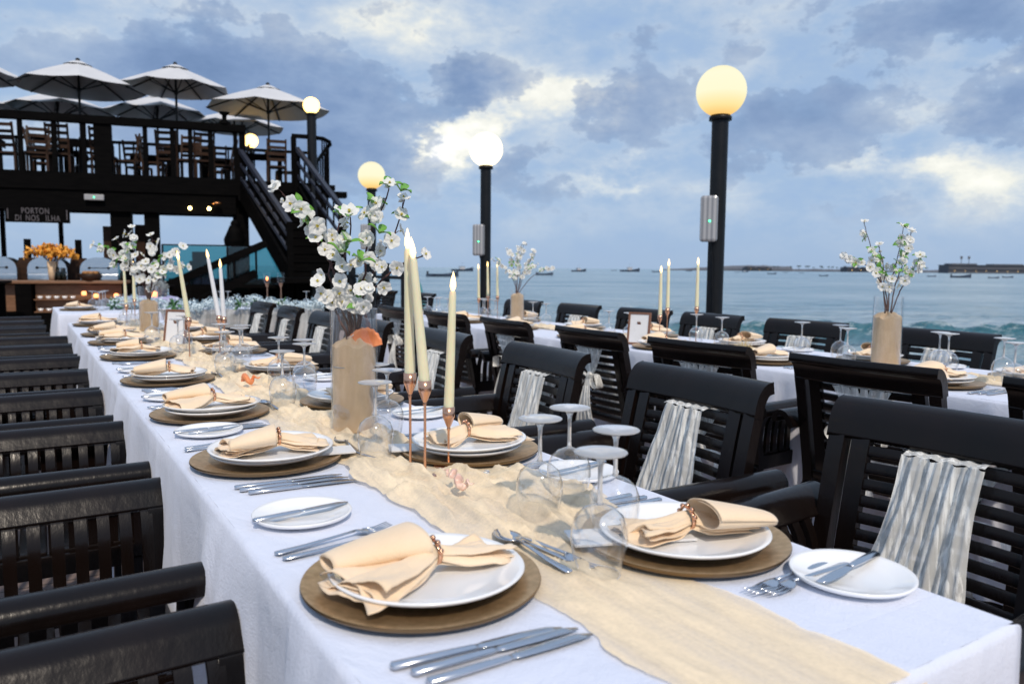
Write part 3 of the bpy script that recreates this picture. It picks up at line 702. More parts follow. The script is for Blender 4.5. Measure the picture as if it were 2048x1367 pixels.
setting(.455, 8.55, 1, 'only left place of the far white table', 'on the far table', napi=1, bread=False, cut=False)
setting(.90, 8.7, -1, 'right place of the far white table', 'on the far table', napi=3, bread=False, cut=False)
for i, y in enumerate([.80, 1.66, 2.48, 3.22, 3.95, 4.74, 5.5]):
    setting(3.03, y, 1, f'{ORD[i]} aisle-side place of the second table', 'on the second table', napi=i+1, bread=False, cut=(i < 3))
for i, y in enumerate([1.52, 2.24, 3.05, 3.8, 4.55, 5.4]):
    setting(3.50, y, -1, f'{ORD[i]} sea-side place of the second table', 'on the second table', napi=i, bread=(i < 3), cut=False)

# wine glasses --------------------------------------------------------
def glasses(pts, where, grp, z=.7525):
    words = ['nearest', 'right-hand', 'left-hand', 'farthest', 'fifth', 'sixth']
    for i, (x, y) in enumerate(pts):
        glP.put((x, y, z), 0, f'{words[i]} upturned wine glass {where}', grp)
k_ = 1.073
NG = 'upturned wine glasses on the near table'; FG = 'upturned wine glasses on the second table'
glasses([(.64*k_,.79*k_),(.75*k_,.89*k_),(.70*k_,1.02*k_),(.80*k_,1.075*k_)], 'beside the first right place, nearest of all', NG, .7555)
glasses([(.62*k_,1.52*k_),(.72*k_,1.69*k_),(.665*k_,1.80*k_),(.735*k_,1.80*k_)], 'in front of the big sand-filled vase', NG, .7555)
glasses([(.62*k_,2.21*k_),(.74*k_,2.39*k_),(.73*k_,2.64*k_),(.78*k_,2.52*k_)], 'just behind the big vase, by the orange shell', NG, .7555)
glasses([(.62*k_,2.95*k_),(.71*k_,3.11*k_),(.69*k_,3.35*k_),(.75*k_,3.24*k_)], 'beside the two white tapers', NG, .7555)
glasses([(.59*k_,3.77*k_),(.66*k_,4.60*k_-.6),(.56*k_,4.37*k_),(.66*k_,4.64*k_)], 'around the brown picture frame on the near table', NG)
glasses([(.53*k_,5.4*k_),(.59*k_,5.51*k_),(.59*k_,5.90*k_),(.66*k_,5.65*k_)], 'in front of the second vase of the near table', NG)
glasses([(.62,8.35),(.66,8.5),(.58,8.62),(.70,8.72)], 'on the far white table', 'upturned glasses on the far table')
glasses([(3.13,1.43),(3.30,1.55)], 'at the right edge of the second table', FG)
glasses([(3.32,1.78),(3.36,1.84)], 'right of the sand-filled vase on the second table', FG)
glasses([(3.19,2.17),(3.34,2.31)], 'left of the sand-filled vase on the second table', FG)
glasses([(3.34,2.53)], 'standing alone before the fourth sea-side chair', FG)
glasses([(3.26,2.99),(3.34,3.26)], 'left of the tall tapers of the second table', FG)
glasses([(3.07,3.54),(3.09,3.76)], 'beside the small frame on the second table', FG)
glasses([(3.30,4.75),(3.35,5.0)], 'right of the slim blossom vase on the second table', FG)
glasses([(3.26,5.42),(3.32,5.61),(3.32,5.72),(3.22,5.52)], 'left of the slim blossom vase on the second table', FG)
glasses([(3.0,5.96),(3.04,5.83),(3.03,6.2),(3.1,6.1)], 'at the far end of the second table', FG)

# ------------------------------------------------------------------ gauze runners
def runner(cx, w_of, y0, y1, label, seed, z=.7515, amp=.022, nx=70):
    m = MB(); ny = int((y1-y0)/.010)
    def fn(u, v):
        y = y0+(y1-y0)*v; c = cx(y); wl, wr = w_of(y)
        wl *= 1+.22*noise.noise((y*7, 1, seed)); wr *= 1+.22*noise.noise((y*7, 5, seed))
        x = c-wl+(wl+wr)*u
        e = min(u, 1-u)*2; a = amp_at(y)
        wob = .35*noise.noise((x*5, y*5, seed+7))
        r1 = 1-abs(noise.noise((x*13+wob, y*4.2+wob*3, seed)))*2.4; r2 = 1-abs(noise.noise((x*26+wob*2, y*9, seed+3)))*2.4
        h = a*(.62*max(0, r1)**1.5+.42*max(0, r2)**1.4+.14*noise.noise((x*40, y*16, seed+5))+.10+.7*max(0, noise.noise((y*21, x*3, seed)))*math.exp(-(e/.3)**2))
        h *= min(1, .35+2.6*e)
        for (px_, py_) in CHG:      # the gauze lies flat where it runs up to a charger
            dd = math.hypot(x-px_, y-py_)
            if dd < .22: h *= sm(.172, .22, dd)
        return (x+.006*noise.noise((x*40, y*40, seed)), y+.006*noise.noise((y*40, x*40, seed)), z+.0012+h)
    def amp_at(y): return amp*(min(1, max(.14, (y-.70)/.30)) if y0 < 1 and cx(1) < 2 else 1)
    m.grid(nx, ny, fn)
    return tag(m.build('table_runner', 'runner'), label, 'table runner')
CHG = [(.457, y) for y in Ly]+[(.893, y) for y in Ry]
def sm(a, b, t): t = max(0, min(1, (t-a)/(b-a))); return t*t*(3-2*t)
def cx1(y): return .687+.070*sm(.80, 1.0, y)-.050*sm(1.45, 1.7, y)+.016*math.sin(y*2.1)*sm(1.6, 2, y)
def w1(y): b = .118+.062*sm(.80, .98, y)-.055*sm(1.45, 1.7, y); return (b, b)
runner(cx1, w1, .452, 6.6, 'crumpled cream gauze runner down the middle of the near table', 4, amp=.030)
# the runner's end falling over the near edge of the table
def fall():
    m = MB()
    def fn(u, v):
        z = .752-v*.5; return (.57+.235*u+.01*math.sin(v*5), .447-.012-.012*v-.012*math.sin(u*26)*(.3+v)-.03*v*v, z+.004*math.sin(u*20))
    m.grid(40, 20, fn); return m
ro = bpy.data.objects['table_runner']; fo_ = fall().build('hanging_end', 'runner', ro)
runner(lambda y: 3.26+.02*math.sin(y*2), lambda y: (.075, .075), .4, 6.7, 'cream gauze runner along the second table by the sea', 9, amp=.026, nx=26)

# ------------------------------------------------------------------ candlesticks and tapers
def candlestick(x, y, h, label, grp):
    r = empty('candlestick', (x, y, .7535), label=label, cat='candlestick', group=grp)
    m = MB(); m.lathe([(.0001,.006),(.010,.008),(.030,.004),(.036,.001),(.036,0),(.0001,0)], 28); m.build('base', 'rose', r)
    m = MB(); m.lathe([(.0035,.004),(.0035,.012),(.0028,.02),(.0028,h-.055),(.0045,h-.05),(.0035,h-.045)], 12); m.build('stem', 'rose', r)
    m = MB(); m.lathe([(.0035,h-.047),(.006,h-.042),(.013,h-.024),(.0138,h-.022),(.0138,h),(.0122,h),(.0122,h-.010),(.0001,h-.012)], 24); m.build('cup', 'rose', r)
    return r
def taper(x, y, z, dx, dy, ln, label, grp, mt='candle'):
    r = empty('taper_candle', (x, y, z), label=label, cat='candle', group=grp)
    v = Vector((dx, dy, ln)); 
    m = MB(); m.tube([v*t for t in (0, .25, .5, .75, .97, 1)], [.0118, .0108, .0098, .0088, .0078, .006], 18, 0); m.build('wax', mt, r)
    f_ = MB(); d = v.normalized(); rot = Vector((0,0,1)).rotation_difference(d).to_matrix().to_4x4()
    f_.lathe([(.0001,-.002),(.004,.002),(.0068,.010),(.0062,.020),(.0036,.032),(.0001,.044)], 16, mtx=Matrix.Translation(v) @ rot); f_.build('flame', 'flame', r)
    return r
CS = 'slim copper candlesticks'; TG = 'lit taper candles'
data = [(.697,1.512,.215,-.004,.0,.275,'tallest copper candlestick left of the near trio','ivory taper leaning right in the left candlestick of the near trio'),
        (.706,1.458,.205,-.020,.012,.265,'middle copper candlestick of the near trio','ivory taper leaning left in the middle candlestick of the near trio'),
        (.793,1.517,.132,.008,-.004,.268,'shortest copper candlestick of the near trio, on the right','ivory taper in the short right candlestick of the near trio')]
for x, y, h, dx, dy, ln, l1, l2 in data:
    candlestick(x, y, h, l1, CS); taper(x, y, .7535+h-.011, dx, dy, ln, l2, TG)
candlestick(.65, 3.85, .20, 'copper candlestick beside the brown frame on the near table', CS); taper(.65, 3.85, .943, -.035, .0, .275, 'ivory taper leaning left beside the brown frame', TG)
candlestick(.80, 3.92, .20, 'left candlestick hidden behind the glasses on the near table', CS); taper(.80, 3.92, .943, -.04, .012, .285, 'white taper leaning left behind the near table glasses', TG, 'candlew')
candlestick(.835, 3.98, .19, 'right candlestick hidden behind the glasses on the near table', CS); taper(.835, 3.98, .933, -.010, 0, .25, 'upright white taper behind the near table glasses', TG, 'candlew')
candlestick(.62, 6.1, .16, 'candlestick left of the far vase on the near table', CS); taper(.62, 6.1, .903, -.006, 0, .25, 'left upright taper before the far vase of the near table', TG)
candlestick(.69, 6.25, .19, 'candlestick close to the far vase on the near table', CS); taper(.69, 6.25, .933, 0, 0, .25, 'right upright taper before the far vase of the near table', TG)
for i, (x, y, h, zt) in enumerate([(3.20,3.42,.17,.26),(3.26,3.42,.21,.26),(3.40,3.32,.22,.26)]):
    w_ = ['left', 'middle', 'right'][i]
    candlestick(x, y, h, f'{w_} copper candlestick of the trio on the second table', CS); taper(x, y, .7535+h-.011, 0, .0, zt, f'{w_} ivory taper of the trio before the sea', TG)
for i, (x, y, h, zt) in enumerate([(3.22,5.62,.19,.25),(3.25,5.52,.21,.25),(3.30,5.45,.21,.25)]):
    w_ = ['left', 'middle', 'right'][i]
    candlestick(x, y, h, f'{w_} copper candlestick at the far part of the second table', CS); taper(x, y, .7535+h-.011, -.005, .0, zt, f'{w_} ivory taper at the far part of the second table', TG)

# ------------------------------------------------------------------ vases and blossom sprays
def conch(mb, loc, size, rot, mi=0):
    mtx = Matrix.Translation(loc) @ Matrix.Rotation(rot[2], 4, 'Z') @ Matrix.Rotation(rot[0], 4, 'X') @ Matrix.Scale(size, 4)
    def fn(u, v):
        t = u*4.2*math.pi; rr = (1-u)**1.1*.5+.02; a = v*2*math.pi
        cx_ = rr*.55*math.cos(t); cy_ = rr*.55*math.sin(t); hz_ = u*1.25
        q = rr*.62*(1+.08*math.sin(t*6))
        return (cx_+q*math.cos(a)*math.cos(t), cy_+q*math.cos(a)*math.sin(t), hz_+q*math.sin(a)*.8)
    mb.grid(80, 10, fn, mi, True, mtx)
def vase(x, y, rad, H, sh, label, seed, shells=True):
    r = empty('glass_vase', (x, y, .7525), label=label, cat='vase', group='tall glass cylinder vases filled with sand')
    m = MB(); m.lathe([(.0001,.002),(rad-.002,.002),(rad,.008),(rad,H)], 56); m.lathe([(rad,H),(rad-.003,H),(rad-.003,.012),(.0001,.012)], 56)
    m.lathe([(rad+.0006,H-.002),(rad+.0008,H+.001),(rad-.0035,H+.001),(rad-.0035,H-.002)], 56)
    m.build('cylinder', 'vaseglass', r)
    s = MB(); n = 48; rr = rad-.0045
    vs = []; 
    for (q, zz) in ((1, .013), (1, None)):
        for i in range(n):
            a = 2*math.pi*i/n; z = zz if zz else sh+.012*noise.noise((math.cos(a)*2, math.sin(a)*2, seed))+.006*noise.noise((math.cos(a)*7, math.sin(a)*7, seed))
            vs.append((rr*math.cos(a)*q, rr*math.sin(a)*q, z))
    s.add(vs, [(i, (i+1) % n, n+(i+1) % n, n+i) for i in range(n)], 0, True)
    def topf(u, v):
        a = 2*math.pi*u; q = v; ze = sh+.012*noise.noise((math.cos(a)*2, math.sin(a)*2, seed))+.006*noise.noise((math.cos(a)*7, math.sin(a)*7, seed))
        return (rr*math.cos(a)*q, rr*math.sin(a)*q, ze+(.022+.014*noise.noise((q*4*math.cos(a), q*4*math.sin(a), seed)))*(1-q)**.7)
    s.grid(48, 10, topf); s.build('sand', 'sand', r)
    if shells:
        c = MB(); 
        def fan(u, v):
            a = (u-.5)*2.2; q = v*.058; return (q*math.sin(a)*.85, -.012+.010*math.sin(v*3)*math.cos(a*1.3), q*math.cos(a)*1.0+.0015*math.sin(u*44)*v)
        c.grid(40, 8, fan, 0, True, Matrix.Translation((.022, -.018, sh-.010)) @ Matrix.Rotation(R(-30), 4, 'Z') @ Matrix.Rotation(R(14), 4, 'Y'))
        c.build('orange_shell', 'oshell', r, solid=.006)
        c = MB(); conch(c, (-.022, -.008, sh-.008), .040, (R(20), 0, R(60))); c.build('pink_shell', 'shell', r)
    return r
def petal_blossom():
    m = MB()
    for k_ in range(6):
        a = k_*R(60)+.2*(k_ % 2); 
        def pet(u, v, a=a, k_=k_):
            s_ = (u-.5)*2; q = v; wd = .0125*math.sin(min(1, q*1.05)**.8*math.pi*.84)+.0006
            x = .003+q*.0215*(1-.10*s_*s_*(q > .8)); y = s_*wd; z = .003+.006*q**1.3-.0022*s_*s_*q+.0016*math.sin(q*5+k_)+.0014*math.sin(s_*4+k_)
            return (x*math.cos(a)-y*math.sin(a), x*math.sin(a)+y*math.cos(a), z+.0012*(k_ % 2))
        m.grid(5, 6, pet, 0)
    for k_ in range(7):
        a = k_*R(51); m.tube([(0,0,.002),(.003*math.cos(a), .003*math.sin(a), .010)], [.0006,.0011], 5, 1)
    m.lathe([(.0001,-.004),(.0022,-.002),(.0028,.002),(.0001,.003)], 8, 1)
    return m.mesh('blossom', ['petal', 'centre'])
def petal_double():
    m = MB()
    for rg, (nn, sc_, lift) in enumerate(((6, 1.0, 0), (5, .72, .005))):
        for k_ in range(nn):
            a = k_*2*math.pi/nn+rg*.5
            def pet(u, v, a=a, k_=k_, sc_=sc_, lift=lift):
                s_ = (u-.5)*2; q = v; wd = .0125*math.sin(min(1, q*1.05)**.75*math.pi*.86)+.0012
                x = .002+q*.021; y = s_*wd; z = .003+lift+(.006+lift*1.4)*q-.003*s_*s_*q+.003*math.sin(q*5+k_*2)
                x *= sc_; y *= sc_
                return (x*math.cos(a)-y*math.sin(a), x*math.sin(a)+y*math.cos(a), z)
            m.grid(4, 5, pet, 0)
    m.lathe([(.0001,-.004),(.0025,-.002),(.003,.004),(.002,.010),(.0001,.011)], 8, 1)
    return m.mesh('blossom', ['petal', 'centre'])
def leaf_mesh():
    m = MB()
    for k_ in range(3):
        a = k_*2.1
        def lf(u, v, a=a):
            s_ = (u-.5)*2; wd = .010*math.sin(v**.8*math.pi); x = v*.034; y = s_*wd; z = .010*math.sin(v*2.4)+.004*abs(s_)+.005*v
            return (x*math.cos(a)-y*math.sin(a), x*math.sin(a)+y*math.cos(a), z)
        m.grid(4, 7, lf)
    return m.mesh('leaf', 'leaf')
BM = [petal_blossom(), petal_double()]; LM = leaf_mesh()
def spray(x, y, z0, branches, label, seed, size=1.0, nb_per=8, right=None, fwd=None, spread=.035, leafy=.22, clus=1, extra=()):
    """branches: list of poly-lines in (right, up) metres relative to the vase foot, plus a depth lean"""
    rnd = random.Random(seed); r = empty('blossom_spray', (x, y, z0), label=label, cat='flower spray', group='white blossom sprays in the vases')
    st = MB(); e1 = Vector((math.cos(YAW), -math.sin(YAW), 0)); e2 = Vector((math.sin(YAW), math.cos(YAW), 0))
    def put(me, p, nrm, s, nm):
        o = bpy.data.objects.new(nm, me); col.objects.link(o); o.parent = r; o.location = p
        q = Vector(nrm).to_track_quat('Z', 'Y'); o.rotation_euler = (q.to_matrix().to_4x4() @ Matrix.Rotation(rnd.uniform(0, 6.28), 4, 'Z')).to_euler(); o.scale = (s,)*3
    for (pts, dep, nfl, start) in branches:
        P = [e1*px+e2*(dep*(i/(len(pts)-1))**1.3)+Vector((0,0,pz)) for i, (px, pz) in enumerate(pts)]
        C_ = [Vector(c) for c in curve_pts([tuple(p) for p in P], 22)]
        C_ = [c+Vector((noise.noise((i*.5, seed, 1)), noise.noise((i*.5, seed, 4)), 0))*.006 for i, c in enumerate(C_)]
        st.tube(C_, [.0030*size*(1-.7*i/22)+.0006 for i in range(23)], 6)
        nfl = int(nfl*.8+.5)
        for i in range(nfl):
            t = start+(1-start)*(i+rnd.random()*.7)/nfl; ci = min(21, int(t*22)); b = C_[ci]
            d = (C_[ci+1]-C_[ci]).normalized()
            a = rnd.uniform(0, 6.28); nrm = Vector((math.cos(a), math.sin(a), rnd.uniform(-.5, .9))).normalized()
            if rnd.random() < .55: nrm = (nrm*.6-e2*1.0).normalized()
            if i == nfl-1 and t > .9: nrm = (d+Vector((0,0,.2))-e2*.7).normalized()
            off = rnd.uniform(.25, 1)*spread*size
            p = b+nrm*off
            st.tube([b, b+nrm*off*.6+Vector((0,0,.003)), p], [.0013*size, .0009*size, .0008*size], 4, cap=False)
            if rnd.random() < leafy: put(LM, b+nrm*off*.5, (nrm+Vector((0,0,.6))).normalized(), rnd.uniform(.8, 1.15)*size, 'leaf')
            put(BM[0] if rnd.random() < .8 else BM[1], p, nrm, rnd.uniform(.72, 1.05)*size, 'blossom')
            if rnd.random() < .35: pb = C_[min(22, ci+rnd.randint(0, 2))]; put(BM[1], pb+nrm.cross(d)*.012*size, (nrm.cross(d)+d).normalized(), .38*size, 'bud')
    for (px, pz, dp) in extra: put(LM, e1*px+e2*dp+Vector((0,0,pz)), (.2,-.4,.8), 1.1*size, 'leaf')
    st.build('stems', 'stem', r); return r
# big vase (nearest): about 2.06 m from the lens
vase(.733, 1.939, .061, .332, .235, 'largest glass vase with sand and an orange shell, middle of the near table', 2)
br1 = [([(.0,.24),(-.02,.36),(-.085,.50),(-.105,.56),(-.175,.625)], -.02, 15, .42),
       ([(.0,.24),(-.035,.34),(-.065,.42),(-.055,.50),(-.035,.585)], .04, 11, .25),
       ([(.01,.24),(.0,.34),(.03,.42),(.045,.52),(.085,.60),(.10,.64)], -.03, 14, .25),
       ([(.01,.25),(.025,.36),(.06,.46),(.10,.52),(.13,.625)], .05, 13, .25),
       ([(.0,.24),(.025,.35),(.08,.41),(.13,.45),(.20,.475)], -.02, 7, .35),
       ([(-.01,.24),(-.015,.36),(-.025,.44),(.0,.52),(.005,.565)], -.05, 13, .22),
       ([(-.01,.24),(-.045,.33),(-.06,.36),(-.07,.385)], -.04, 6, .5),
       ([(.015,.24),(.02,.34),(.045,.38)], -.045, 6, .5)]
spray(.733, 1.939, .7525, br1, 'biggest spray of white cherry blossom with green leaves, centre of the photo', 5, size=1.0, spread=.034, leafy=.15, extra=[(-.112,.545,-.02),(-.02,.475,-.07),(.0,.50,-.06),(.03,.455,-.06),(.055,.60,-.03),(.125,.635,.0),(.075,.525,-.04)])
# far vase of the near table
vase(.699, 5.57, .062, .30, .19, 'vase with dense white blossom near the far end of the near table', 6, shells=False)
br2 = [([(.0,.2),(-.06,.38),(-.17,.50),(-.33,.56)], -.02, 13, .35), ([(.0,.2),(-.05,.40),(-.14,.50),(-.20,.58)], .05, 14, .3), ([(0,.2),(-.02,.42),(-.07,.55),(-.06,.66)], -.05, 15, .28),
       ([(0,.2),(.0,.40),(.03,.52),(.02,.64)], .03, 13, .28), ([(0,.2),(.05,.38),(.14,.48),(.24,.55)], -.02, 14, .3), ([(0,.2),(.04,.38),(.14,.42),(.22,.42)], .04, 12, .35), ([(0,.2),(-.04,.34),(-.12,.42),(-.20,.44)], .0, 12, .35), ([(0,.2),(.06,.32),(.10,.36)], -.03, 8, .4)]
spray(.699, 5.57, .7525, br2, 'dense white blossom spray at the far end of the near table', 8, size=1.25, spread=.045, leafy=.14)
# second table: large vase at the right
vase(3.27, 2.03, .063, .33, .235, 'sand-filled glass vase with thin blossom on the second table, right side', 9, shells=False)
br3 = [([(.0,.24),(-.02,.36),(-.10,.46),(-.17,.485),(-.215,.505)], .0, 8, .4), ([(0,.24),(-.03,.38),(-.075,.52),(-.115,.66)], .03, 13, .3), ([(0,.24),(.0,.38),(.02,.50),(.035,.64)], -.03, 14, .3),
       ([(.01,.24),(.03,.38),(.075,.52),(.10,.62)], .03, 13, .28), ([(.01,.24),(.05,.36),(.10,.46),(.115,.50)], -.02, 9, .35), ([(-.01,.24),(-.02,.36),(-.02,.46),(-.04,.56)], .04, 10, .3)]
spray(3.27, 2.03, .7525, br3, 'thin white blossom spray with leaves rising before the sea at the right', 12, size=.92, spread=.026, leafy=.30)
vase(3.30, 5.15, .055, .27, .22, 'slim sand-filled vase at the left part of the second table', 13, shells=False)
br4 = [([(0,.2),(-.03,.34),(-.12,.46),(-.19,.50)], 0, 14, .35), ([(0,.2),(-.02,.38),(-.05,.52),(-.08,.58)], .03, 15, .3), ([(0,.2),(.0,.40),(.03,.54),(.05,.64)], -.02, 17, .3), ([(0,.2),(.03,.38),(.10,.50),(.12,.58)], .03, 16, .3),
       ([(0,.2),(.04,.36),(.10,.44),(.14,.46)], 0, 12, .35), ([(0,.2),(.02,.4),(.0,.5),(.0,.6)], .02, 14, .4), ([(0,.22),(.10,.36),(.22,.43),(.28,.44)], 0, 9, .6)]
spray(3.30, 5.15, .7525, br4, 'airy white blossom spray left of centre before the sea', 15, size=.85, spread=.030, leafy=.14)

# shells, frames, ornament on the tables
c = MB(); conch(c, (0,0,0), .034, (R(80), 0, R(30))); conch(c, (.012, .03, .006), .026, (R(70), 0, R(200))); tag(c.build('seashell', 'shell', loc=(.675, 1.26, .790)), 'pale pink seashell on the gauze runner near the candles', 'seashell', 'seashells on the runner')
c = MB(); conch(c, (0,0,0), .05, (R(75), 0, R(70))); tag(c.build('seashell', 'oshell', loc=(.65, 2.80, .788)), 'orange seashell on the runner behind the big vase', 'seashell', 'seashells on the runner')
def picture_frame(x, y, rz, h, label):
    r = empty('picture_frame', (x, y, .753), rz, label=label, cat='picture frame', group='small brown frames on the tables')
    a = MB(); tilt = Matrix.Rotation(R(-10), 4, 'X'); W = h*.36
    for (x0, x1, z0, z1) in ((-W, -W+.012, 0, h), (W-.012, W, 0, h), (-W+.012, W-.012, 0, .012), (-W+.012, W-.012, h-.012, h)): a.box(x0, x1, -.007, .007, z0, z1, mtx=tilt)
    a.build('moulding', 'frame', r, bevel=.001)
    b = MB(); b.box(-W+.01, W-.01, -.003, .003, .01, h-.01, mtx=tilt); b.build('card', 'card', r)
    c = MB(); c.bar((0,.012,h*.7), (0,.075,.0), .02, .003); c.build('strut', 'frame', r); return r
picture_frame(.69, 4.55, R(-50), .20, 'brown framed card standing among glasses on the near table')
picture_frame(3.03, 3.42, R(-62), .19, 'small brown framed card on the second table by the tapers')
def coral():
    m = MB(); rr = random.Random(4)
    for i in range(70):
        d = Vector((rr.gauss(0,1), rr.gauss(0,1), abs(rr.gauss(0,1))*.8)).normalized()
        m.tube([d*.008, d*rr.uniform(.03,.055)+Vector((rr.uniform(-.008,.008),)*3)], [.0022,.0008], 5)
    return m
tag(coral().build('raffia_bow', 'raffia', loc=(3.02, 2.62, .80)), 'spiky straw-coloured raffia bow beside the napkin on the second table', 'raffia bow')

# ------------------------------------------------------------------ lamp posts
def lamp_post(x, y, gz, label, z0=0, pr=.067, gr=.20, hot=False, box=True, boxz=1.28, grp='globe lamp posts along the terrace edge', boxdir=None, plain=True):
    r = empty('lamp_post', (x, y, z0), label=label, cat='lamp post', group=grp)
    gz -= z0
    p = MB(); p.lathe([(pr*1.6,0),(pr*1.6,.03),(pr*1.05,.05),(pr,.3),(pr,gz-gr-.02)], 28); p.build('pole', 'post', r)
    c = MB(); c.lathe([(pr,gz-gr-.03),(pr*1.35,gz-gr-.03),(pr*1.35,gz-gr-.004),(pr*1.15,gz-gr+.012),(.0001,gz-gr+.012)], 28); c.build('collar', 'post', r)
    g_ = MB(); g_.sphere((0,0,0), gr, 40); g_.build('globe', ('globedeck' if z0 > 1 else 'globehot') if hot else 'globe', r, loc=(0, 0, gz))
    if box:
        th = boxdir; bx = empty('emergency_light', (x+math.cos(th)*(pr+.012)+.055*math.cos(R(150)), y+math.sin(th)*(pr+.012)+.055*math.sin(R(150)), boxz), th+R(90), label='grey emergency light box with green indicator on the '+box, cat='emergency light', group='grey emergency lights strapped to the lamp posts')
        a = MB(); a.box(-.062, .062, -.012, .03, -.18, .18); a.build('back_box', 'greybox', bx, bevel=.012)
        a = MB(); a.box(-.070, .070, -.075, -.0122, -.185, .185); a.build('diffuser', 'lens', bx, bevel=.022)
        a = MB(); a.sphere((.01, -.0775, -.02), .007, 8); a.build('indicator', 'led', bx)
        a = MB(); a.tube([(-.0, .01, -.18), (.03, .022, -.30), (.05, .03, -.9)], .005, 6); a.build('cable', 'post', bx)
    return r
def lens_mat():
    m = bpy.data.materials.new('ribbed_lens'); m.use_nodes = True; t = NT(m.node_tree); p = t.n['Principled BSDF']
    tc = t.new('ShaderNodeTexCoord'); sp = t.new('ShaderNodeSeparateXYZ'); t.put(sp.inputs[0], tc.outputs['Object'])
    rib = t.math('MULTIPLY_ADD', t.math('SINE', t.math('MULTIPLY', sp.outputs[0], 170)), .5, .5)
    t.put(p.inputs['Base Color'], t.mixc(rib, (.22,.22,.23,1), (.42,.41,.41,1))); p.inputs['Roughness'].default_value = .16; p.inputs['Coat Weight'].default_value = .6
    return m
M['lens'] = lens_mat()
lamp_post(4.85, 4.54, 2.625, 'tallest-looking globe lamp post at the right, in front of the sea', box='right-hand lamp post', boxdir=R(218), boxz=1.60)
lamp_post(4.76, 8.15, 2.595, 'middle globe lamp post beside the bright cloud', box='middle lamp post', boxdir=R(225), boxz=1.52, hot=True, pr=.064)
lamp_post(4.453, 10.98, 2.535, 'globe lamp post rising behind the big blossoms', box='left lamp post behind the blossoms', boxdir=R(225), boxz=1.63, pr=.06)

# ------------------------------------------------------------------ restaurant building (local frame: u along the front, v into the building)
TH = R(13); BO = Vector((0, 19.6, 0))
bld = empty('restaurant_building', BO, -TH, 'dark timber two-storey restaurant with an open upper deck and stairs', 'building')
def BW(u, v, z=0): return (BO.x+u*math.cos(TH)+v*math.sin(TH), BO.y-u*math.sin(TH)+v*math.cos(TH), z)
DZ = 3.12; U0, U1 = -5.0, 6.6; VD = 4.6
a = MB()
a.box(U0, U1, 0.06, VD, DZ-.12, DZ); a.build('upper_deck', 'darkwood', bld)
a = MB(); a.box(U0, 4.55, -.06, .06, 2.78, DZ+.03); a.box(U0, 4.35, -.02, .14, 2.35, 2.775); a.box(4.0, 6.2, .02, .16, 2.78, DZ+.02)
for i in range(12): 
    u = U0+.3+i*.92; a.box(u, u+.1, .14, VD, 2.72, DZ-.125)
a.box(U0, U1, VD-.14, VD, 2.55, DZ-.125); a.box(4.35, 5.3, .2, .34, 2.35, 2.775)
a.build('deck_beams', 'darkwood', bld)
for (u, wd, v) in [(1.94,.42,.1),(2.56,.30,.1),(4.45,.35,.1),(-1.5,.35,.1),(-3.8,.3,.1),(6.2,.22,.15)]:
    a = MB(); a.box(u-wd/2, u+wd/2, v, v+wd*.8, 0, 2.36 if u < 6 else DZ-.125); a.build('column', 'darkwood', bld, bevel=.01)
for (u, wd) in [(.55,.085),(1.62,.085),(-.6,.085),(3.6,.06)][:3]:
    a = MB(); a.box(u-wd/2, u+wd/2, 1.2, 1.2+wd, 0, 2.8); a.build('thin_post', 'darkwood', bld)
# brown panel between the columns, siding wall under the stair head
a = MB(); a.box(1.50, 1.90, .62, .70, 0, 2.05); a.box(2.15, 2.42, .62, .70, 0, 2.1); a.build('wall_panel', 'brownwood', bld)
a = MB(); 
for i in range(15): a.box(5.72, 6.40, .12+.006*(i % 2), .30, i*.2, i*.2+.196)
a.box(5.72, 5.86, .10, 1.6, 0, 2.95); a.build('siding_wall', 'darkwood', bld)
a = MB(); a.box(6.45, 7.0, 1.0, 1.4, 2.92, 3.06); a.build('cantilever_beam', 'darkwood', bld)
# top header, railing posts of the deck front
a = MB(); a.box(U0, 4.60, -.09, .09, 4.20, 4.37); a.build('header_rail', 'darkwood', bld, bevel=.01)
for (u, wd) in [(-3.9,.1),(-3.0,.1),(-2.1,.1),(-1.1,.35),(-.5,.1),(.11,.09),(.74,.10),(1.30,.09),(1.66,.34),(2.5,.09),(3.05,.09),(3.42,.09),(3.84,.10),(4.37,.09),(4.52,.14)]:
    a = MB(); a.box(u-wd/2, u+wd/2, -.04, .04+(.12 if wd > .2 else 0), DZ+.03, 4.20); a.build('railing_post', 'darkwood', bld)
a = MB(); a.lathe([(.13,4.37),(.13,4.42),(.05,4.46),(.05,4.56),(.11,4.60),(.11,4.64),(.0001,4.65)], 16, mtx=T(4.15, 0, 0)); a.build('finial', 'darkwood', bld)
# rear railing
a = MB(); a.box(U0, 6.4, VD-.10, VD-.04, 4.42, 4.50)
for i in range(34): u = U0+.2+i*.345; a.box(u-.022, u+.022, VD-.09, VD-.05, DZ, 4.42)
a.box(U0, 6.4, VD-.09, VD-.05, 3.22, 3.27); a.build('rear_railing', 'darkwood', bld)
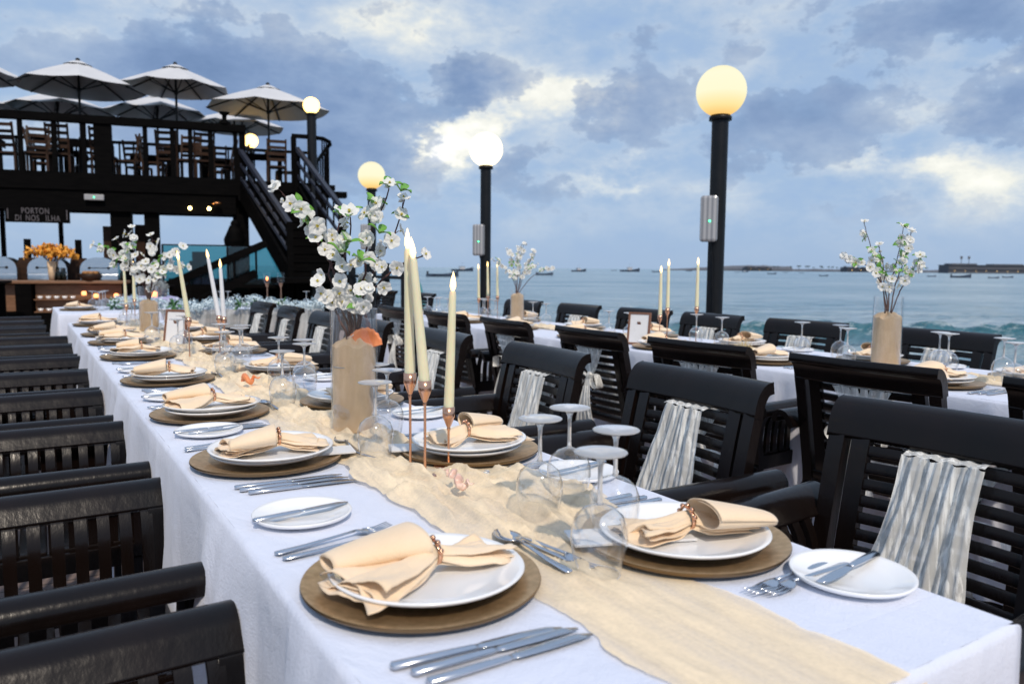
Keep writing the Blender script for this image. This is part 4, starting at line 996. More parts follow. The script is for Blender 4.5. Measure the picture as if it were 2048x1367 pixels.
# low deck-side rail to the right (curved bay with the lamp)
a = MB()
a.bar((5.62,.1,4.22), (6.05,.1,4.22), .1, .09); a.tube([(6.05,.1,4.22),(6.35,.14,4.20),(6.5,.3,4.16),(6.55,.6,4.14)], .05, 8)
a.box(5.60,5.72,.04,.16,DZ-.1,4.2)
for i in range(4): a.box(6.30+i*.06, 6.33+i*.06, .12+i*.1, .15+i*.1, 3.0, 4.16)
for i in range(7):
    v = .9+i*.6; a.box(6.50, 6.54, v, v+.04, DZ, 4.05)
a.bar((6.52,.6,4.12), (6.52,VD,4.12), .07, .07); a.build('bay_railing', 'darkwood', bld)
lamp_post(*BW(6.08, .12)[:2], 4.95, 'lit globe on a thick dark column above the stairs', z0=2.2, pr=.11, gr=.19, hot=True, box=None, grp='globe lamps on the restaurant deck')
p = BW(4.75, 2.6); lamp_post(p[0], p[1], 4.42, 'smaller lit globe lamp on the deck table side', z0=DZ, pr=.05, gr=.18, hot=True, box=None, grp='globe lamps on the restaurant deck')
# stairs: upper flight comes down towards the tables, lower flight turns left
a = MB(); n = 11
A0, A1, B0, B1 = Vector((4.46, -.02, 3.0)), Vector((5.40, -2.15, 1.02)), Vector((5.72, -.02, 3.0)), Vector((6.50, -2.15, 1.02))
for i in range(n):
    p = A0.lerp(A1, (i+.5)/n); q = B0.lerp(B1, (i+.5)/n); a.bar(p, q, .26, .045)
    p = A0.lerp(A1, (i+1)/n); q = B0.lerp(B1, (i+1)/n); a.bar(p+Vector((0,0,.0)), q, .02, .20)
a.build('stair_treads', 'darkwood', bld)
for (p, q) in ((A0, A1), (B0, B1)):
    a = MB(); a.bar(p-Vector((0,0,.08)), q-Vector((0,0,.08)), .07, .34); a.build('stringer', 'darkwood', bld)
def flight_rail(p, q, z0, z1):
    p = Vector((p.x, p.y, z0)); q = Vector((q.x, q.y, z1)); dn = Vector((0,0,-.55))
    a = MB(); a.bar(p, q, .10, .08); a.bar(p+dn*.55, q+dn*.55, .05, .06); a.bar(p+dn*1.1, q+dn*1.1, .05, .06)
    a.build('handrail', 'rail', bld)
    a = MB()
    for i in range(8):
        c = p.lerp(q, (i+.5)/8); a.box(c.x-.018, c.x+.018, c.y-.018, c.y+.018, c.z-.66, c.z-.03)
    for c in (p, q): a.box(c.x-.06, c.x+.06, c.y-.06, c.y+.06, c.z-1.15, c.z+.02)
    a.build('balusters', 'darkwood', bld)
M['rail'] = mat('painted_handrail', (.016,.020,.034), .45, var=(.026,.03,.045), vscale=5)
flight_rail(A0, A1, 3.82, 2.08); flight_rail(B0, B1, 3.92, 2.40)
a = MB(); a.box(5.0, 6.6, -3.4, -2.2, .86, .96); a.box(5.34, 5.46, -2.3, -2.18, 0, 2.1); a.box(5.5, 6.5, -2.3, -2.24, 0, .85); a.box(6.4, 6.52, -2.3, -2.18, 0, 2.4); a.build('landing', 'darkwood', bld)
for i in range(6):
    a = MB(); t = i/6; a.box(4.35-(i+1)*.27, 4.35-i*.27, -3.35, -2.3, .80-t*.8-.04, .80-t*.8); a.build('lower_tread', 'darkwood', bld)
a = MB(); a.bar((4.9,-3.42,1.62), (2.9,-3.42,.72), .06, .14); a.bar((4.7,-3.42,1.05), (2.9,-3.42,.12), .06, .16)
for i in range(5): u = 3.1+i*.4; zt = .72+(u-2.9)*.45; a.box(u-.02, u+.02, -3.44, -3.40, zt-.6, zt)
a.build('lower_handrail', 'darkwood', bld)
# ceiling lights under the deck
a = MB()
for u in (3.38, 3.78): a.sphere((u, -.14, 2.46), .04, 10)
a.build('ceiling_bulb', 'bulb', bld)
a = MB(); a.sphere((3.95, -.2, 2.58), .11, 12, sz=.35); a.build('lamp_shade', 'copper', bld)
a = MB(); a.box(.35, 1.25, .10, .16, 2.55, 2.60); a.build('red_strip', 'red', bld)
# dark back counter wall behind the lower level (below horizon line)
a = MB(); a.box(2.75, 6.4, 1.6, 1.75, 0, .86); a.build('parapet', 'darkwood', bld)

# sign
sg = empty('hanging_sign', BW(.385, -.09, 2.08), -TH, 'dark stencil-lettered sign board PORTON DI NOS ILHA under the deck', 'sign')
a = MB(); a.box(-.60, .60, -.02, .02, -.02, .30); a.build('board', 'darkwood', sg, bevel=.004)
def text(body, size, loc, parent, name='lettering'):
    cu = bpy.data.curves.new(name, 'FONT'); cu.body = body; cu.size = size; cu.extrude = .004; cu.align_x = 'CENTER'; cu.space_character = 1.15
    o = bpy.data.objects.new('tmp', cu); col.objects.link(o)
    dg = bpy.context.evaluated_depsgraph_get(); me = bpy.data.meshes.new_from_object(o.evaluated_get(dg)); bpy.data.objects.remove(o)
    me.materials.clear(); me.materials.append(M['signpaint']); q = bpy.data.objects.new(name, me); col.objects.link(q); q.parent = parent; q.location = loc; q.rotation_euler = (R(90), 0, 0); q.scale = (.86, 1.3, 1); return q
M['signpaint'] = mat('faded_sign_paint', (.11,.10,.11), .7)
text('PORTON', .135, (-.04, -.025, .165), sg); text('DI', .135, (-.36, -.025, .015), sg); text('NOS', .135, (-.10, -.025, .015), sg); text('ILHA', .135, (.28, -.025, .015), sg)
a = MB(); a.box(-.555, -.54, -.03, -.02, .05, .26); a.box(.54, .555, -.03, -.02, .05, .26); a.build('border_mark', 'signpaint', sg)
el_ = empty('emergency_light', BW(1.47, -.10, 2.63), -TH, 'grey emergency light with green indicator on the deck beam', 'emergency light')
a = MB(); a.box(-.19, .19, -.05, .04, -.06, .06); a.build('housing', 'greybox', el_, bevel=.01)
a = MB(); a.sphere((0, -.055, 0), .012, 8); a.build('indicator', 'led', el_)

# glass windbreak
gw = empty('glass_windbreak', BW(2.88, -1.1, 0), -TH, 'teal glass windbreak panel behind the stairs', 'windbreak')
a = MB(); a.box(0, 1.25, 0, .012, .78, 1.60); a.box(1.29, 2.45, 0, .012, .78, 1.60); a.build('pane', 'pane', gw)
a = MB(); a.box(-.03, 2.5, -.02, .035, 1.602, 1.63); a.box(-.03, 2.5, -.02, .035, .70, .778)
for u in (-.03, 1.252, 2.46): a.box(u, u+.035, -.02, .035, 0, 1.60)
a.build('frame', 'darkwood', gw)
def bollard(u, v, wd, h, label):
    r = empty('dark_cabinet', BW(u, v), -TH, label, 'cabinet')
    a = MB(); a.box(-wd/2, wd/2, -.2, .2, 0, h*.86); a.build('body', 'darkwood', r, bevel=.01)
    a = MB(); a.box(-wd*.36, wd*.36, -.17, .17, h*.86, h); a.build('top', 'darkwood', r, bevel=.02)
bollard(3.52, 0.4, .42, 1.50, 'dark cabinet showing through the teal glass'); bollard(4.35, -.7, .42, 1.45, 'dark cabinet at the foot of the stairs behind the glass')
# carved figure on a post
cf = empty('carved_figure', BW(4.30, -.3), -TH, 'dark carved wooden figure standing beside the stairs', 'carving')
a = MB(); a.tube([(0,0,0),(0,0,1.6)], [.2,.16], 10); a.build('pedestal', 'darkwood', cf)
a = MB(); a.tube([(-.02,0,1.6),(.0,0,1.75),(.02,0,1.95),(.0,0,2.1)], [.2,.24,.18,.10], 10); a.tube([(.05,0,1.95),(.2,0,1.88),(.26,0,1.75)], [.08,.07,.05], 8); a.sphere((.03, 0, 2.12), .11, 10); a.build('figure', 'darkwood', cf)

# deck furniture
def deck_table(u, v, label):
    r = empty('deck_table', BW(u, v, DZ), -TH, label, 'table', 'tables on the upper deck')
    a = MB(); a.box(-.48, .48, -.4, .4, .80, .84); a.build('tabletop', 'darkwood', r)
    a = MB(); a.box(-.50, .50, -.42, .42, .842, .848)
    a.grid(30, 3, lambda u_, v_: (-.50+u_, -.425-.01*math.sin(u_*40), .848-.17*v_)); a.grid(20, 3, lambda u_, v_: (.505, -.42+.84*u_, .848-.17*v_)); a.grid(20, 3, lambda u_, v_: (-.505, -.42+.84*u_, .848-.17*v_))
    a.build('cover', 'darkwood', r)
    for (x, y) in ((-.38,-.32),(.38,-.32),(-.38,.32),(.38,.32)): a = MB(); a.box(x-.04, x+.04, y-.04, y+.04, 0, .80); a.build('leg', 'darkwood', r)
    return r
deck_table(1.15, 1.3, 'dark covered table on the deck under the left umbrella'); deck_table(3.30, 1.3, 'dark covered table on the deck under the middle umbrella'); deck_table(5.05, 2.0, 'brown table on the deck beside the small globe lamp'); deck_table(-1.1, 1.4, 'dark table at the far left of the deck')
def deck_chair_proto():
    r = empty('deck_chair', label='brown deck chair', cat='chair')
    a = MB(); a.box(-.23, .23, -.23, .23, .43, .47); a.build('seat', 'brownwood', r)
    a = MB()
    for sg_ in (-1, 1): a.bar((sg_*.21, .22, .45), (sg_*.21, .34, 1.08), .04, .04, upv=(0,1,0))
    for i in range(4): z = .6+i*.14; a.bar((-.21, .22+.12*(z-.45)/.63, z), (.21, .22+.12*(z-.45)/.63, z), .02, .07)
    a.build('backrest', 'brownwood', r)
    for (x, y) in ((-.21,-.21),(.21,-.21),(-.21,.21),(.21,.21)): a = MB(); a.box(x-.022, x+.022, y-.022, y+.022, 0, .43); a.build('leg', 'brownwood', r)
    return r
dc = Proto(deck_chair_proto())
for i, (u, v, a_, l) in enumerate([(.28,1.2,90,'leftmost in view, seen side on'),(.75,.5,180,'in front of the left deck table'),(1.95,1.2,-90,'right of the left deck table'),(2.55,1.3,85,'left of the middle deck table'),(2.95,.55,170,'in front of the middle deck table'),(4.05,1.2,-80,'right of the middle deck table'),(3.65,.5,190,'near the big newel post'),(5.55,1.9,-90,'right of the lamp-side table, against the sky'),(5.3,.9,180,'at the head of the stairs'),(-.3,.7,175,'at the far left edge behind the railing')]):
    dc.put(BW(u, v, DZ), -TH+R(a_), 'brown slatted deck chair '+l, 'brown chairs on the upper deck')
for i, (u, v, a_, l) in enumerate([(.05,2.4,10,'in the second row at the left edge'),(.95,2.5,200,'in the second row behind the left table'),(1.42,2.2,20,'in the second row next to the thick post'),(2.1,2.4,160,'in the second row right of the thick post'),(2.75,2.6,5,'in the second row behind the middle table'),(3.9,2.5,185,'in the second row right of the middle table'),(4.3,1.8,-70,'beside the corner post'),(1.6,.6,175,'close behind the front rail at the thick post'),(3.35,.45,-10,'close behind the front rail at the middle table'),(.3,.5,5,'close behind the front rail at the left')]):
    dc.put(BW(u, v, DZ), -TH+R(a_), 'brown slatted deck chair '+l, 'brown chairs on the upper deck')
deck_table(2.35, 3.3, 'dark table in the rear row of the deck, left of centre'); deck_table(.3, 3.2, 'dark table in the rear row of the deck at the left'); deck_table(4.0, 3.3, 'dark table in the rear row of the deck by the corner post')
fb = empty('flower_bowl', BW(5.2, 1.9, DZ+.85), 0, 'small terracotta bowl with sprigs on the lamp-side deck table', 'bowl')
a = MB(); a.lathe([(.0001,0),(.10,.0),(.14,.06),(.12,.10),(.0001,.10)], 14); a.build('bowl', 'brownwood', fb)
a = MB()
for i in range(9): a.tube([(0,0,.08),(random.uniform(-.1,.1),random.uniform(-.1,.1),.26)], .006, 4)
a.build('sprigs', 'greenery', fb)

# parasols
def parasol(u, v, tip_z, rad, label, rz=0, tiltx=0, drop=.58):
    r = empty('parasol', BW(u, v, DZ), -TH+R(rz), label, 'parasol', 'pale canvas parasols on the upper deck')
    H = tip_z-DZ
    a = MB(); a.tube([(0,0,0),(0,0,H+.03)], .028, 10); a.sphere((0,0,H+.05), .05, 10); a.build('pole', 'post', r)
    c = MB(); ns = 8; rad_s = [.02, .22, .5, .8, 1.0]
    vs = [(0,0,H)]
    for q in rad_s[1:]:
        for k_ in range(ns*4):
            a_ = 2*math.pi*k_/(ns*4); pk = (k_ % 4)/4; sag = math.sin(pk*math.pi)
            rr = rad*q*(1-.075*sag*1.0); vs.append((rr*math.cos(a_), rr*math.sin(a_), H-drop*(q**1.12)-.03*sag*q))
    m_ = ns*4
    fs = [(0, 1+k_, 1+(k_+1) % m_) for k_ in range(m_)]+[(1+i*m_+k_, 1+(i+1)*m_+k_, 1+(i+1)*m_+(k_+1) % m_, 1+i*m_+(k_+1) % m_) for i in range(len(rad_s)-2) for k_ in range(m_)]
    c.add(vs, fs, 0, False); c.build('canopy', 'canvas', r, solid=.006)
    t = MB(); t.lathe([(.0001,H+.045),(.12,H+.01),(.30,H-.075)], 16); t.build('vent_cap', 'canvas', r)
    for k_ in range(ns):
        a_ = 2*math.pi*k_/ns; e = Vector((math.cos(a_), math.sin(a_), 0)); b = MB()
        b.bar((0,0,H-.03), tuple(e*rad*.98+Vector((0,0,H-drop-.01))), .022, .03); b.bar(tuple(e*.03+Vector((0,0,H-.62))), tuple(e*rad*.52+Vector((0,0,H-drop*.52-.04))), .018, .025); b.build('rib', 'post', r)
    h = MB(); h.lathe([(.0001,H-.66),(.05,H-.66),(.05,H-.58),(.0001,H-.58)], 12); h.build('hub', 'post', r)
parasol(1.0, 1.5, 5.80, 1.42, 'large pale parasol, second from the left on the deck', 10)
parasol(3.06, 1.5, 5.90, 1.25, 'pale parasol in the middle of the deck front row', 20, drop=.52)
parasol(5.16, 1.5, 5.60, 1.50, 'right-hand parasol with one corner lit by the globe lamp', 32, drop=.55)
parasol(-1.35, 1.2, 5.85, 1.30, 'parasol cut by the left edge of the photo', 0)
parasol(.15, 3.6, 5.50, 1.32, 'low parasol behind the large left one', 15, drop=.45)
parasol(2.45, 3.6, 5.58, 1.30, 'low parasol between the two front parasols', 10, drop=.45)
parasol(4.35, 3.9, 5.40, 1.35, 'low parasol behind the right-hand one', 25, drop=.45)
parasol(-1.9, 3.6, 5.45, 1.3, 'low rear parasol at the left edge', 12, drop=.45)

# ------------------------------------------------------------------ buffet at the left
bf = empty('buffet_counter', BW(1.50, -5.4), -TH, 'brown buffet counter with glass display front at the far left', 'buffet counter')
a = MB(); a.box(-1.6, 1.15, .3, .9, .88, .93); a.build('counter_top', 'buffetwood', bf, bevel=.01)
a = MB(); a.box(-1.6, 1.15, .5, .88, 0, .878); a.box(-1.6, -1.52, .32, .5, 0, .878); a.box(-.42, -.2, .3, .5, 0, .878); a.box(1.08, 1.15, .32, .5, 0, .878); a.box(-1.5, 1.08, .32, .5, 0, .42); a.build('cabinet', 'darkwood', bf)
a = MB(); a.box(-.18, 1.06, .34, .5, .62, .635); a.box(-.18, 1.06, .34, .5, .425, .44); a.build('shelf', 'buffetwood', bf)
a = MB(); a.box(-1.5, -.44, .49, .499, .44, .86); a.box(-.18, 1.06, .485, .498, .64, .86); a.box(-.18, 1.06, .485, .498, .445, .61); a.build('back_panel', 'buffetwood', bf)
def bowl_proto():
    m = MB(); m.lathe([(.0001,.005),(.02,.005),(.04,.045),(.042,.045),(.024,0),(.0001,0)], 14); return tag(m.build('serving_bowl', 'china'), 'white bowl', 'bowl')
bp_ = Proto(bowl_proto())
i = 0
for zz, row in ((.441, 'lower'), (.636, 'upper')):
    for k_ in range(9 if row == 'lower' else 5):
        i += 1; bp_.put(BW(1.50-.10+k_*.115, -5.4+.40, zz), 0, f'small white bowl, {ORD[k_]} from the left on the {row} buffet shelf', 'white bowls on the buffet shelves')
for k_, (u, v, z) in enumerate([(2.05,-5.14,.70),(2.22,-5.14,.66),(2.5,-5.05,.66)]):
    m = MB(); m.lathe([(.0001,0),(.032,0),(.038,.03),(.030,.06),(.0001,.065)], 14); tag(m.build('tea_light', 'glow', loc=BW(u, v-.04, z)), ['upper-left', 'middle', 'right-hand'][k_]+' orange tea light glowing in the buffet display', 'tea light', 'orange tea lights')
def chafer():
    r = empty('chafing_dish', label='chafing dish', cat='chafing dish')
    a = MB(); a.box(-.28, .28, -.2, .2, .0, .10); a.build('pan', 'steeldome', r, bevel=.01)
    a = MB(); a.grid(20, 12, lambda u, v: (-.28*math.cos(u*math.pi), -.2+.4*v, .103+.27*math.sin(u*math.pi)**.6)); 
    a.add([(-.28*math.cos(u/20*math.pi), -.2, .103+.27*math.sin(u/20*math.pi)**.6) for u in range(21)], [tuple(range(21))], 0, False)
    a.build('roll_lid', 'steeldome', r)
    a = MB(); a.sphere((-.14, -.215, .2), .022, 8); a.sphere((.14, -.215, .2), .022, 8); a.bar((-.14,-.23,.2), (.14,-.23,.2), .012, .012); a.build('handle', 'post', r)
    return r
cp = Proto(chafer())
for k_, u in enumerate((.80, 1.50, 2.24)):
    cp.put(BW(u, -4.72, .932), -TH, ['roll-top chafing dish at the left edge of the photo', 'steel chafing dish behind the orange flowers', 'steel chafing dish at the right end of the buffet'][k_], 'chafing dishes on the buffet')
for k_, (u, w_) in enumerate(((1.17,.24),(1.90,.22))):
    r = empty('slanted_stand', BW(u, -4.6, .931), -TH, ['dark slanted stand between the left chafing dishes', 'dark slanted stand between the right chafing dishes'][k_], 'stand', 'dark stands on the buffet')
    a = MB(); a.add([(-w_*.8,-.1,0),(w_*.8,-.1,0),(w_*.8,.1,0),(-w_*.8,.1,0),(-w_*.45,-.1,.36),(w_*.45,-.1,.36),(w_*.45,.1,.36),(-w_*.45,.1,.36)], [(0,3,2,1),(4,5,6,7),(0,1,5,4),(1,2,6,5),(2,3,7,6),(3,0,4,7)]); a.build('panel', 'brownwood', r)
    a = MB(); a.box(-.045, .045, -.03, .03, .361, .66); a.build('upright', 'darkwood', r)
for k_, (u, v) in enumerate([(.04,-5.0),(.10,-5.02),(.155,-4.98),(1.0,-5.0)]):
    m = MB(); m.lathe([(.0001,0),(.03,0),(.03,.11),(.012,.15),(.012,.2),(.0001,.2)], 12)
    tag(m.build('sauce_bottle', 'bottle', loc=BW(u+1.58, v, .932)), 'dark sauce bottle, '+['left of three beside the flower vase','middle of three beside the flower vase','right of three beside the flower vase','alone at the right end of the buffet'][k_], 'bottle', 'dark bottles on the buffet')
kb = empty('bread_basket', BW(2.12, -5.0, .932), -TH, 'brown bread basket on the buffet right of the flowers', 'basket')
a = MB(); a.lathe([(.0001,0),(.12,0),(.17,.11),(.155,.11),(.11,.01),(.0001,.01)], 20); a.build('basket', 'brownwood', kb)
a = MB()
for q in range(6): a.sphere((.08*math.cos(q), .08*math.sin(q), .12), .045, 8, sz=.7)
M['bread'] = mat('bread_crust', (.35,.16,.05), .7); a.build('rolls', 'bread', kb)
ov = empty('orange_flower_vase', BW(1.58, -5.0, .932), -TH, 'vase of bright amber flowers on the buffet', 'flower vase')
a = MB(); a.lathe([(.0001,0),(.045,0),(.065,.30),(.060,.30),(.0001,.28)], 18); a.build('vase', 'sand', ov)
a = MB(); rr = random.Random(3)
for q in range(120):
    th = rr.uniform(0, 6.28); d = rr.random()**.5*.34; zc = .36+.16*(1-(d/.34)**2)*rr.random()+(.10*rr.random() if d > .15 else .06)
    s_ = rr.uniform(.018, .04)
    for e in range(3):
        a.add([Vector((d*math.cos(th), d*math.sin(th)*.6, zc))+Vector((rr.gauss(0,1), rr.gauss(0,1), rr.gauss(0,1)))*s_ for _ in range(4)], [(0,1,2,3)], 0, True)
    a.sphere((d*math.cos(th), d*math.sin(th)*.6, zc), s_*.8, 6)
a.build('flowers', 'orangeflower', ov)
a = MB()
for q in range(12): th = q*.55; a.tube([(0,0,.25),(.15*math.cos(th),.08*math.sin(th),.42)], .005, 5)
a.build('stems', 'stem', ov)
# serving table at the far left edge
st_ = empty('side_table', BW(.62, -5.9), -TH, 'dark side table at the left edge before the buffet', 'table')
a = MB(); a.box(-.6, .55, -.3, .3, .90, .94); a.build('tabletop', 'darkwood', st_, bevel=.01)
for (x, y) in ((-.5,-.25),(.42,-.25),(-.5,.25),(.42,.25)): a = MB(); a.box(x-.04, x+.04, y-.04, y+.04, 0, .9); a.build('leg', 'darkwood', st_)

# ------------------------------------------------------------------ floral head table
ht = empty('head_table', (1.78, 8.55, 0), -TH-R(4), 'round-cornered head table with gathered tulle skirt beyond the near table', 'table')
a = MB(); a.box(-.98, .98, -.28, .28, .70, .74); a.build('tabletop', 'cloth', ht)
a = MB()
def skirt(u, v):
    t = u; x = -1.0+2.0*t; return (x+.01*math.sin(t*90), -.32-.035*math.sin(t*150+2*math.sin(v*3))*(.3+v)-.05*v+.05*noise.noise((t*9, v*2, 2)), .75-.74*v)
a.grid(420, 12, skirt)
a.grid(80, 12, lambda u, v: (1.0+.02*math.sin(u*40)+.03*v, -.32+.62*u, .75-.74*v)); a.grid(80, 12, lambda u, v: (-1.0-.02*math.sin(u*40)-.03*v, -.32+.62*u, .75-.74*v))
a.build('tulle_skirt', 'tulle', ht)
a = MB(); rr = random.Random(6)
for q in range(95):
    x = rr.uniform(-1.0, 1.0); y = rr.uniform(-.36, -.12); z = .77+.05*rr.random()+.025*math.sin(x*6)
    for e in range(46):
        d = Vector((rr.gauss(0,1), rr.gauss(0,1), rr.gauss(0,1))).normalized()*rr.uniform(.03,.075)
        c0 = Vector((x, y, z))+d; s_ = .012
        n_ = d.normalized(); t1 = n_.orthogonal().normalized(); t2 = n_.cross(t1)
        a.add([c0+t1*s_, c0+t2*s_+n_*.004, c0-t1*s_, c0-t2*s_+n_*.004], [(0,1,2,3)], 0, False)
o = a.build('hydrangea_garland', 'hydra', loc=(1.78, 8.55, 0)); o.rotation_euler = (0, 0, -TH-R(4)); tag(o, 'white hydrangea garland heaped along the front edge of the head table', 'garland')
for gx in (-.42, -.95, .2, .35, .62):
    a = MB()
    a.sphere((gx, -.34, .80), .022, 6)
    for q in range(16):
        x = gx+rr.gauss(0, .03); d = Vector((rr.gauss(0,1), -abs(rr.gauss(0,1)), rr.gauss(0,1))).normalized()
        c0 = Vector((gx, -.34, .80)); t2 = d.orthogonal().normalized()*.014
        a.add([c0, c0+d*.045+t2, c0+d*.09, c0+d*.045-t2], [(0,1,2,3)])
    a.build('green_sprig', 'greenery', o)
for k_, x in enumerate((.46, .60)):
    c_, s_ = math.cos(-TH-R(4)), math.sin(-TH-R(4)); px_, py_ = 1.78+x*c_+.05*s_, 8.55+x*s_-.05*c_
    r = empty('glass_candle_holder', (px_, py_, .742), 0, ['left copper candle stand with a red flame on the head table', 'right unlit copper candle stand on the head table'][k_], 'candle holder', 'tall copper candle holders')
    a = MB(); a.lathe([(.0001,.004),(.035,.002),(.035,0),(.0001,0)], 18); a.lathe([(.006,.0),(.006,.22),(.016,.24),(.02,.27)], 12); a.build('stand', 'rose', r)
    a = MB(); a.lathe([(.02,.27),(.035,.28),(.035,.38)], 20); a.build('shade', 'vaseglass', r)
    if k_ == 0: a = MB(); a.sphere((0,0,.315), .013, 8, sz=1.8); a.build('flame', 'glow', r)
for k_, x in enumerate((-.02, .06, .86)):
    c_, s_ = math.cos(-TH-R(4)), math.sin(-TH-R(4)); glP.put((1.78+x*c_, 8.55+x*s_, .742), 0, ['left', 'middle', 'right-hand'][k_]+' upturned glass on the head table behind the garland', 'upturned glasses on the head table')
# little lilac table behind with grey planter
lt = tablecloth(1.05, 1.62, 10.2, 10.8, 'small lilac-clothed table behind the garland', 15, z=.80); lt.data.materials[0] = M['lilac']
m = MB(); rr = random.Random(2); m.sphere((0,0,.10), .11, 14)
for q in range(160):
    d = Vector((rr.gauss(0,1), rr.gauss(0,1), rr.gauss(0,1))).normalized(); t1 = d.orthogonal().normalized()*.02; c0 = Vector((0,0,.10))+d*.115; m.add([c0-t1, c0+d*.03, c0+t1], [(0,1,2)])
tag(m.build('flower_ball', 'grey', loc=(1.42, 10.5, .80)), 'grey ball of dried flowers on the lilac table', 'flower ball')
m = MB(); m.lathe([(.0001,0),(.03,0),(.035,.06),(.0001,.07)], 12); tag(m.build('tea_light', 'glow', loc=(1.36, 10.3, .803)), 'red-orange tea light on the lilac table', 'tea light')
m = MB(); m.lathe([(.0001,0),(.04,0),(.04,.06),(.0001,.07)], 12); tag(m.build('tea_light', 'glow', loc=BW(3.0, -4.3, .86)), 'orange tea light glowing behind the white tapers', 'tea light')
m = MB(); m.box(-.3, .3, -.2, .2, .80, .84)
m.box(-.26, -.2, -.15, -.1, 0, .8); m.box(.2, .26, -.15, -.1, 0, .8); tag(m.build('serving_stand', 'darkwood', loc=BW(3.0, -4.2)), 'low dark stand carrying the orange tea light', 'stand')
# cyan ladder rail by the third lamp, terrace railing posts
tr = empty('terrace_railing', (4.95, 10.9, 0), 0, 'dark terrace railing with turquoise pipe behind the big blossoms', 'railing')
for yy in (0, .75, 1.5, 2.25, 3.2, 4.3): a = MB(); a.box(-.05, .05, yy-.05, yy+.05, 0, 1.25 if yy < 3 else 1.1); a.build('post', 'post', tr)
a = MB(); a.box(-.03, .03, .05, 4.25, 1.0, 1.05); a.box(-.03, .03, .05, 4.25, .5, .54); a.build('rail', 'post', tr)
a = MB(); a.tube([(.1,.0,1.15),(.15,-.2,.9),(.2,-.42,.2),(.2,-.5,-.8)], .03, 8); 
M['pipe'] = mat('turquoise_pipe', (.02,.20,.22), .4); a.build('pipe', 'pipe', tr)

# ------------------------------------------------------------------ boats
def boat(x, y, L, label, cabin=False, i=0):
    L *= 1.3
    d = math.hypot(x, y); rz = math.atan2(-x, y)+[0, .25, -.3, .5][i % 4]
    r = empty('moored_boat', (x, y, SEA), rz, label, 'boat', 'small boats moored in the bay')
    m = MB(); n = 14; secs = []
    for k_ in range(n+1):
        t = k_/n; x_ = (t-.5)*L; wd = L*.17*(1-abs(2*t-1)**2.6)*(1 if t < .7 else 1-.5*(t-.7)/.3)+.02; sh = L*.085+L*.10*max(0, (t-.45)/.55)**2
        secs += [(x_, -wd, sh), (x_, -wd*.75, -.1), (x_, wd*.75, -.1), (x_, wd, sh), (x_, wd*.8, sh*.75), (x_, -wd*.8, sh*.75)]
    fs = [(k_*6+j, k_*6+(j+1) % 6, (k_+1)*6+(j+1) % 6, (k_+1)*6+j) for k_ in range(n) for j in range(6)]
    m.add(secs, fs, 0, False); m.build('hull', 'boatblue', r)
    if cabin:
        m = MB(); m.box(-L*.12, L*.10, -L*.08, L*.08, L*.06, L*.2); m.box(-L*.15, L*.13, -L*.1, L*.1, L*.2, L*.215); m.build('cabin', 'whitepaint' if i % 2 else 'boatblue', r)
        m = MB(); m.bar((-.02*L, 0, L*.2), (-.02*L, 0, L*.42), .06, .06); m.bar((-.02*L,0,L*.34), (L*.1,0,L*.34), .05, .05); m.build('mast', 'boatblue', r)
    else:
        m = MB(); m.box(-L*.48, -L*.42, -.15, .15, L*.05, L*.17); m.build('outboard_motor', 'post', r)
BT = [(104,203,7.3),(267,490,12.5),(172,249,5.4),(384,507,10.6),(656,790,5.2),(480,555,14.5),(459,496,6.4),(787,785,7.7),(547,486,2.7),(675,589,6.1),(412,337,4.5),(670,531,3.6),(603,460,2.7),(323,234,2.4),(394,222,2.8),(357,188,7.2),(357,174,2.2),(401,189,3.6)]
BLab = ['low boat left of the middle lamp post, nearest of all', 'pale boat behind the left candle flames', 'boat partly behind the slim blossom spray', 'boat between the blossom spray and the tower boat', 'tiny boat left of the tower boat', 'largest boat with cabin and mast', 'small boat right of the tower boat', 'small boat just left of the big lamp post', 'tiny boat right of the big lamp post', 'boat near the spit right of the big lamp post', 'lone dark dinghy in open water mid right', 'tiny boat close to the spit', 'tiny skiff below the palms', 'single dark dinghy left of the right blossoms', 'skiff just right of the right blossoms', 'long low boat at the far right', 'tiny dinghy near the right edge', 'skiff at the right edge of the photo']
for i, (x, y, L) in enumerate(BT): boat(x, y, max(3.2, L), BLab[i], cabin=(i in (1, 3, 5, 9)), i=i)

# ------------------------------------------------------------------ far coast
def E1(px, D):   # heading (pixels of the 2048-wide photo) and distance -> world x, y
    lat = (px-1024)/1550*D; return (lat*math.cos(YAW)+D*math.sin(YAW), -lat*math.sin(YAW)+D*math.cos(YAW))
def headland():
    m = MB(); n = 160; vs = []
    for k_ in range(n+1):
        t = k_/n; px = 1320+t*980; D = 1750-350*t
        h = (2+6*min(1, t*9))*(1+.25*noise.noise((t*14, 1, 1)))+5*math.exp(-((px-1500)/60)**2)+2.0*max(0, noise.noise((t*60, 4, 2)))
        if px > 1580: h = 5+3*noise.noise((t*40, 2, 2))
        if k_ == 0: h = .2
        x, y = E1(px, D); x2, y2 = E1(px, D+90); x3, y3 = E1(px, D+500)
        vs += [(x, y, SEA-1), (x, y, SEA+h*.35+.2), (x2, y2, SEA+h), (x3, y3, SEA+h*1.05), (x3, y3, SEA-1)]
    fs = [(k_*5+j, (k_+1)*5+j, (k_+1)*5+j+1, k_*5+j+1) for k_ in range(n) for j in range(4)]
    m.add(vs, fs, 0, False); return tag(m.build('headland', 'land'), kind='structure')
headland()
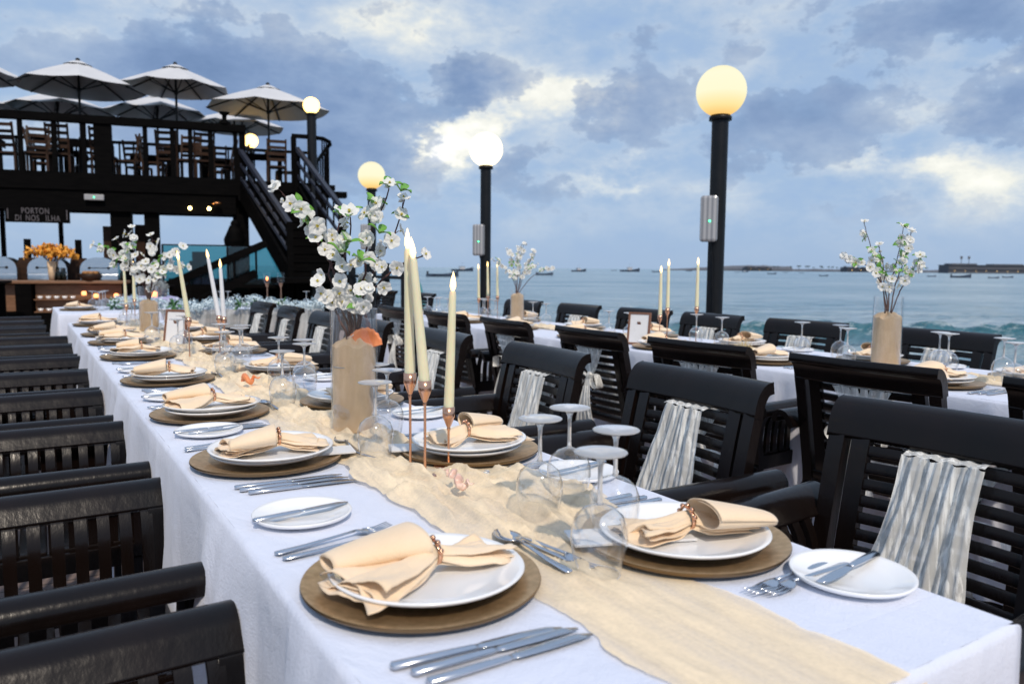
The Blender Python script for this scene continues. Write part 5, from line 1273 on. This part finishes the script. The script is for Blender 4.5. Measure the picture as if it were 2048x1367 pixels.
def palm_proto():
    r = empty('palm_tree', label='palm', cat='palm tree'); m = MB(); m.tube([(0,0,0),(.2,0,3),(.1,0,6)], [.3,.2,.16], 6); m.build('trunk', 'palm', r)
    m = MB(); rr = random.Random(1)
    for q in range(16):
        a_ = q*.4; l = rr.uniform(2.2, 3.2); m.grid(5, 1, lambda u, v: (l*u*math.cos(a_)-(v-.5)*.9*math.sin(a_), l*u*math.sin(a_)+(v-.5)*.9*math.cos(a_), 6+1.2*math.sin(u*2.6)-1.6*u*u))
    m.build('crown', 'palm', r); return r
pp = Proto(palm_proto()); rr = random.Random(8)
OR2 = ORD+['thirteenth','fourteenth','fifteenth','sixteenth','seventeenth','eighteenth','nineteenth','twentieth']+['twenty-'+q for q in ORD[:9]]
pxs = [1530, 1545, 1552]+[1580+i*9+rr.uniform(-4, 4) for i in range(22)]+[1795, 1822, 1848]
for i, px in enumerate(pxs):
    D = 1600+rr.uniform(-40, 60)-350*(px-1320)/980+60
    pos = 'left end of the spit' if i < 3 else ('dark palm belt' if i < 25 else 'stretch before the hotel')
    x, y = E1(px, D); pp.put((x, y, SEA+3), rr.uniform(0, 6), f'small distant palm, {OR2[i]} from the left, {pos}', 'distant palms along the coast', scale=rr.uniform(.8, 1.3))
def hotel(px0, px1, D, h, label):
    x, y = E1((px0+px1)/2, D); r = empty('hotel_building', (x, y, SEA), -YAW, label, 'building', 'low buildings on the far shore'); W = (px1-px0)/1550*D/2
    m = MB(); m.box(-W, W, 0, 30, 0, h); m.box(-W*.9, -W*.3, 4, 26, h+.01, h+2.5); m.box(W*.1, W*.8, 4, 26, h+.01, h+2.0); m.build('walls', 'hotel', r)
    m = MB(); m.box(-W-1, W+1, -2, 0, h*.45, h*.5); m.box(-W-1, W+1, -2, 31, h*.96, h*1.02); m.build('eaves', 'land', r)
    for k_ in range(int(W/9)+1): m = MB(); xx = -W+W*2*(k_+.5)/(int(W/9)+1); m.box(xx-.3, xx+.3, -2.6, -2.1, 3.2, 3.8); m.build('window_light', 'flame', r)
hotel(1892, 2060, 1250, 13, 'long dark hotel with a row of lights on the far shore'); hotel(1690, 1760, 1420, 7, 'low pale building between the palms and the right blossoms'); hotel(1490, 1540, 1650, 7, 'low building on the hill of the spit')
for k_, px in enumerate((1916, 1931)):
    x, y = E1(px, 1400); r = empty('floodlight_mast', (x, y, SEA), -YAW, ['left', 'right'][k_]+' floodlight mast above the far hotel', 'mast', 'floodlight masts')
    m = MB(); m.tube([(0,0,0),(0,0,27)], .5, 6); m.build('pole', 'land', r); m = MB(); m.box(-2, 2, -.4, .4, 25, 30); m.build('lamp_head', 'land', r)
